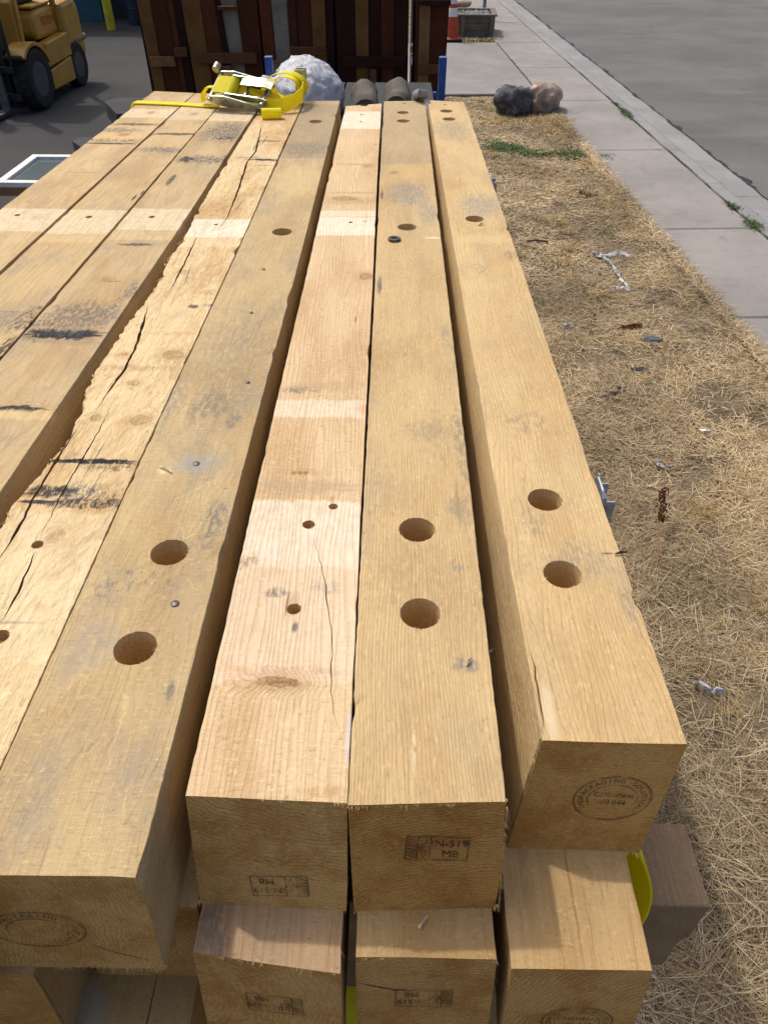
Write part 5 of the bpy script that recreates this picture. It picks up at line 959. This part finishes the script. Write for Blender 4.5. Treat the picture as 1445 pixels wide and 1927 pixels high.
for k, (x, y, z, rz, lab, sx) in enumerate(((1.22, 18.2, .10, .1, 'tan sandbag at the bottom behind the planter', .36), (1.18, 18.22, .24, -.15, 'pinkish tan sandbag lying on the bottom sandbag', .33), (1.25, 18.2, .375, .05, 'topmost tan sandbag of the pile behind the planter', .30))):
    bm = bmesh.new(); bmesh.ops.create_uvsphere(bm, u_segments=32, v_segments=20, radius=1)
    for v in bm.verts:
        d = v.co.copy(); v.co = Vector((math.copysign(abs(d.x) ** .7, d.x) * sx, math.copysign(abs(d.y) ** .7, d.y) * .22, d.z * .085 + .012 * mnoise.noise(d * 3 + Vector((k, 0, 0)))))
    me = bpy.data.meshes.new('sandbag'); bm.to_mesh(me); bm.free(); me.shade_smooth(); me.materials.append(BAGM); o = bpy.data.objects.new('sandbag', me); COL.objects.link(o); o.location = (x, y, z); o.rotation_euler = (0, 0, rz); tag(o, lab, 'sandbag')
po = MB().cyl((0, 0, 0), (0, 0, 2.2), .035, n=16).lathe([(.06, 0), (.06, .012), (.036, .02)], n=16).build('sign_post', plain('post_blue_grey', (.16, .20, .27), .5, .2, 20, metal=.4), None, True, loc=(1.86, 18.6, .02)); tag(po, 'blue grey metal post standing beyond the planter', 'post')

# ---------------------------------------------------------------- forklift (local: +y is its front)
FY = plain('forklift_yellow', (.40, .205, .018), .45, .14, 4, dirt=(.16, .10, .04), dirt_amt=.45, spec=.5); FB = plain('forklift_black', (.014, .014, .015), .55, .3, 10); TY = plain('tyre_rubber', (.017, .0165, .016), .85, .3, 16, bump=.5, bscale=30); RIM = plain('rim_grey', (.055, .056, .058), .6, .3, 20, dirt=(.12, .10, .08))
fk = empty('forklift', (-5.14, 11.53, .002), math.pi - R(3.5), 'yellow counterbalance forklift parked in the yard, seen from its fork side', 'forklift')
def P(name, m, mat, smooth=False, bevel=.012, parent=None): return m.build(name, mat, parent or fk, smooth, bevel=bevel)
def wheel(x, y, r, w, drive):
    e = MB(); hw = w / 2
    prof = [(r * .58, -hw * .85), (r * .80, -hw), (r * .95, -hw * .92), (r, -hw * .65), (r, hw * .65), (r * .95, hw * .92), (r * .80, hw), (r * .58, hw * .85)]
    e.lathe(prof, (x, y, r), 'X', 44); t = e.build('wheel', TY, fk, True)
    g = MB()
    for k in range(22):                                                  # tread lugs
        a = 2 * math.pi * k / 22
        for sgn in (-1, 1): g.box((x + sgn * hw * .38, y + math.cos(a + .07 * sgn) * r * 1.004, r + math.sin(a + .07 * sgn) * r * 1.004), (hw * .62, r * .13, .022), (a + math.pi / 2 + .07 * sgn, 0, 0))
    g.build('tread', TY, t)
    for sgn in (-1, 1):
        h = MB(); h.lathe([(r * .585, sgn * hw * .86), (r * .56, sgn * hw * .70), (r * .46, sgn * hw * .45), (r * .30, sgn * hw * .40), (r * .28, sgn * hw * .75), (r * .17, sgn * hw * .80), (.001, sgn * hw * .80)], (x, y, r), 'X', 32); h.build('rim', RIM, t, True)
        for k in range(6):
            a = k * math.pi / 3; MB().cyl((x + sgn * hw * .38, y + math.cos(a) * r * .40, r + math.sin(a) * r * .40), (x + sgn * hw * .52, y + math.cos(a) * r * .40, r + math.sin(a) * r * .40), r * .045, n=8).build('lug_nut', RIM, t)
for sgn in (-1, 1): wheel(sgn * .50, .62, .345, .24, True); wheel(sgn * .46, -.80, .275, .18, False)
P('chassis', MB().b2((-.36, -.9, .20), (.36, .62, .62)), FB)
for sgn in (-1, 1):
    x0, x1 = sorted((sgn * .40, sgn * .565))
    P('step_panel', MB().prism([(-.52, .14), (.20, .14), (.24, .36), (-.52, .42)], x0, x1, 'X'), FY)
    P('side_panel', MB().prism([(-.60, .43), (.22, .40), (.10, .66), (-.60, .70)], x0 if sgn > 0 else x0 + .01, x1 - .01 if sgn > 0 else x1, 'X'), FY)
    m = MB(); pr = []
    for k in range(11):
        a = R(15 + 140 * k / 10); pr.append((.62 - math.cos(math.pi - a) * -.43, .345 + math.sin(a) * .40))
    pr = [(.62 + .43 * math.cos(R(160 - 14.5 * k)), .345 + .41 * math.sin(R(160 - 14.5 * k))) for k in range(9)]
    inn = [(.62 + .385 * math.cos(R(160 - 14.5 * k)), .345 + .365 * math.sin(R(160 - 14.5 * k))) for k in range(8, -1, -1)]
    P('fender', MB().prism(pr + inn, sgn * .36 if sgn > 0 else -.61, .61 if sgn > 0 else -.36, 'X'), FY, True, .006)
P('hood', MB().prism([(-.62, .68), (.02, .68), (.10, .74), (.06, .93), (-.02, 1.01), (-.60, 1.03)], -.43, .43, 'X'), FY, False, .05)
P('hood_lid', MB().b2((-.41, -.58, 1.025), (.41, .0, 1.06)), FY, False, .02)
P('counterweight', MB().prism([(-1.24, .35), (-.92, .24), (-.63, .42), (-.62, 1.03), (-1.10, 1.06), (-1.24, .95)], -.52, .52, 'X'), FY, False, .07)
P('bumper', MB().b2((-.54, -1.27, .52), (.54, -.86, .60)), plain('worn_bumper', (.22, .15, .08), .6, .3, 10), False, .03)
P('cowl', MB().prism([(.52, .64), (.60, .64), (.56, 1.16), (.46, 1.22), (.44, 1.18), (.50, 1.12)], -.43, .43, 'X'), FY, False, .02)
rv = MB()
for (x, z) in ((.34, .80), (.30, .95), (.20, .88), (.08, .98), (.22, .76), (-.1, .85), (-.25, .95)): rv.cyl((x, .60, z), (x, .585 + .03, z), .012, n=8)
P('rivet', rv, FY, False, 0)
P('floor_plate', MB().b2((-.43, .02, .62), (.43, .56, .66)), FB)
P('dash', MB().b2((-.25, .30, .98), (.25, .46, 1.14)), FB)
P('steering_wheel', torus(MB(), (0, .18, 1.17), .17, .016), FB, True, 0)
P('seat', MB().prism([(-.46, 1.06), (.02, 1.07), (.06, 1.16), (-.36, 1.17), (-.42, 1.62), (-.52, 1.62), (-.54, 1.07)], -.24, .24, 'X'), FB, False, .03)
P('green_cloth', MB().prism([(-.24, 1.10), (-.06, 1.09), (-.04, 1.17), (-.16, 1.20)], .25, .40, 'X'), plain('green_cloth', (.01, .12, .045), .8, .2), False, .02)
P('yellow_tag', MB().b2((.28, -.12, 1.0601), (.40, .0, 1.072)), plain('yellow_tag', (.6, .33, .03), .6, .1), False, .003)
for sgn in (-1, 1):
    P('front_pillar', MB().add([(sgn * .40, .50, .64), (sgn * .46, .50, .64), (sgn * .46, .57, .64), (sgn * .40, .57, .64), (sgn * .40, .30, 2.05), (sgn * .46, .30, 2.05), (sgn * .46, .37, 2.05), (sgn * .40, .37, 2.05)], [(0, 1, 2, 3), (4, 5, 6, 7), (0, 1, 5, 4), (1, 2, 6, 5), (2, 3, 7, 6), (3, 0, 4, 7)]), FY, False, .008)
    P('rear_pillar', MB().add([(sgn * .41, -.64, 1.0), (sgn * .47, -.64, 1.0), (sgn * .47, -.56, 1.0), (sgn * .41, -.56, 1.0), (sgn * .40, -.52, 2.05), (sgn * .46, -.52, 2.05), (sgn * .46, -.44, 2.05), (sgn * .40, -.44, 2.05)], [(0, 1, 2, 3), (4, 5, 6, 7), (0, 1, 5, 4), (1, 2, 6, 5), (2, 3, 7, 6), (3, 0, 4, 7)]), FY, False, .008)
P('guard_roof', MB().b2((-.48, -.54, 2.05), (.48, .42, 2.09)), FY)
for sgn in (-1, 1):
    P('mast_rail', MB().b2((sgn * .30 - .045, .80, .10), (sgn * .30 + .045, .94, 2.1)), FB); P('lift_cylinder', MB().cyl((sgn * .20, .84, .2), (sgn * .20, .84, 1.9), .035, n=14), FB, True, 0)
    P('fork', MB().prism([(.99, .60), (1.03, .60), (1.04, .07), (2.0, .035), (2.0, .02), (.99, .02)], sgn * .24 - .055, sgn * .24 + .055, 'X'), plain('fork_steel', (.10, .10, .105), .5, .3, 12, metal=.5), False, .004)
    P('tilt_cylinder', MB().cyl((sgn * .33, .5, .55), (sgn * .33, .84, .62), .04, n=12), FB, True, 0)
P('carriage', MB().b2((-.46, .945, .15), (.46, .985, .24)).b2((-.46, .945, .46), (.46, .985, .54)), FB); P('backrest_bar', MB().b2((-.46, .95, .54), (-.42, .98, 1.2)).b2((.42, .95, .54), (.46, .98, 1.2)).b2((-.46, .95, 1.16), (.46, .98, 1.2)), FB)
for x in (-.46, .46): P('mudguard_bracket', MB().b2((x - .12, .70, .62), (x + .12, .98, .65)), FB)
vs_, fs_ = text_tris('HYSTER', .135); m = MB(); sgn = -1                  # lettering on the flank that faces the timbers
m.add([(-.4335, -.34 - u * -1 * -1 * -1 * .9, .865 + v + .02 * u) for u, v in vs_], fs_); m.build('lettering', plain('red_decal', (.42, .018, .014), .5, .1), fk)

# ---------------------------------------------------------------- far yard: warehouse wall, bollard, drum, pallets
wh = empty('warehouse', (-9, 19.0, 0), 0, 'dark warehouse front with a white sectional door and teal door post', 'building')
MB().b2((-16, .0, 0), (3.8, .3, 5)).build('wall', plain('dark_wall', (.045, .047, .05), .8, .3, 2), wh)  # dark grey wall with blotchy tone
for k in range(8): MB().prism([(-.03, .32 + k * .36), (-.05, .36 + k * .36), (-.05, .64 + k * .36), (-.03, .675 + k * .36)], -3.6, 2.30, 'X').build('door_panel', plain('white_door_paint', (.62, .65, .70), .5, .1, 5) if k == 0 else bpy.data.materials['white_door_paint'], wh, bevel=.006)
MB().b2((-3.6, -.028, 0), (2.30, -.002, .318)).build('door_gap_dark_sheet', FB, wh)  # black sheet standing for the unlit opening below the door
MB().b2((2.33, -.45, 0), (2.85, -.002, 4.8)).build('door_post', plain('teal_paint', (.028, .085, .115), .6, .25, 4), wh, bevel=.01)
bo = MB().lathe([(.085, 0), (.085, 1.0), (.075, 1.06), (.045, 1.09), (.001, 1.10)], n=24).build('bollard', plain('bollard_yellow', (.50, .42, .02), .5, .15, 6, dirt=(.2, .16, .04)), None, True, loc=(-5.66, 17.45, .002)); tag(bo, 'yellow steel bollard in front of the teal door post', 'bollard')
dr = MB().lathe([(.27, 0), (.285, .01), (.285, .28), (.297, .29), (.285, .30), (.285, .58), (.297, .59), (.285, .60), (.285, .86), (.27, .88), (.001, .87)], n=32).build('drum', plain('dark_blue_drum', (.012, .024, .045), .5, .3, 5), None, True, loc=(-5.25, 18.3, .002)); tag(dr, 'dark blue drum beside the yellow bollard', 'drum')
PAL = pw('pallet_wood', (.085, .05, .032), 71)
def pallet(label, x, y, z, rz=0, group=None):
    e = empty('pallet', (x, y, z), rz, label, 'pallet', group)
    for k in range(6): MB().b2((-.5, -.58 + k * .21, .115), (.5, -.48 + k * .21, .135)).build('deck_board', PAL, e)
    for yy in (-.44, 0, .44): pass
    for xx in (-.48, -.02, .44): MB().b2((xx, -.58, .018), (xx + .04, .57, .1145)).build('stringer', PAL, e)
    for k in range(3): MB().b2((-.5, -.58 + k * .525, .0), (.5, -.48 + k * .525, .0175)).build('bottom_board', PAL, e)
    return e
for k, t_ in enumerate(('bottom', 'second', 'third', 'top')): pallet('brown pallet, %s of the stack by the blue drum' % t_, -4.55, 18.1, .003 + k * .1365, .03 * k)

# ---------------------------------------------------------------- salvaged window sashes on the yard side
WHP = plain('white_sash_paint', (.66, .66, .64), .5, .1, 8, dirt=(.35, .3, .22), dirt_amt=.3); GL = NT('sash_glass'); GLM = GL.fin((.10, .125, .13), .12, None, 0, .6); EDG = wood('sash_bare_edge', (.30, .17, .075), (.18, .10, .04), ring=.4, weather=.2, seed=81)
def sash(label, x, y, z, w, d, rz):
    e = empty('window_sash', (x, y, z), rz, label, 'window'); r = .065; t = .04
    for nm, a, b in (('stile', (-w / 2, -d / 2, 0), (-w / 2 + r, d / 2, t)), ('stile', (w / 2 - r, -d / 2, 0), (w / 2, d / 2, t)), ('rail', (-w / 2 + r, -d / 2, 0), (w / 2 - r, -d / 2 + r, t)), ('rail', (-w / 2 + r, d / 2 - r, 0), (w / 2 - r, d / 2, t))): MB().b2(a, b).build(nm, WHP, e, bevel=.004)
    MB().b2((-w / 2 + r - .005, -d / 2 + r - .005, .012), (w / 2 - r + .005, d / 2 - r + .005, .018)).build('pane', GLM, e)
    MB().b2((-w / 2 - .004, -d / 2 - .006, -.062), (w / 2 + .004, d / 2 + .006, -.001)).build('bare_edge', EDG, e)
    return e
sash('white painted window sash with dusty glass resting on top', -2.66, 6.50, .462, 1.0, .78, R(-1))
sash('lower white window sash showing only its rail under the glass one', -2.46, 6.40, .30, .92, .76, R(2))
pallet('dark pallet carrying the salvaged window sashes', -2.35, 6.55, .003, R(2))
MB_ = MB().b2((-.35, -.3, 0), (.35, .3, .100)).build('spacer_block', DKW, None, loc=(-2.45, 6.5, .138)); tag(MB_, 'dark spacer block between pallet and window sashes', 'block')
MB_ = MB().b2((-.35, -.3, 0), (.35, .3, .060)).build('spacer_block', DKW, None, loc=(-2.5, 6.5, .3405)); tag(MB_, 'dark spacer block between the two window sashes', 'block')
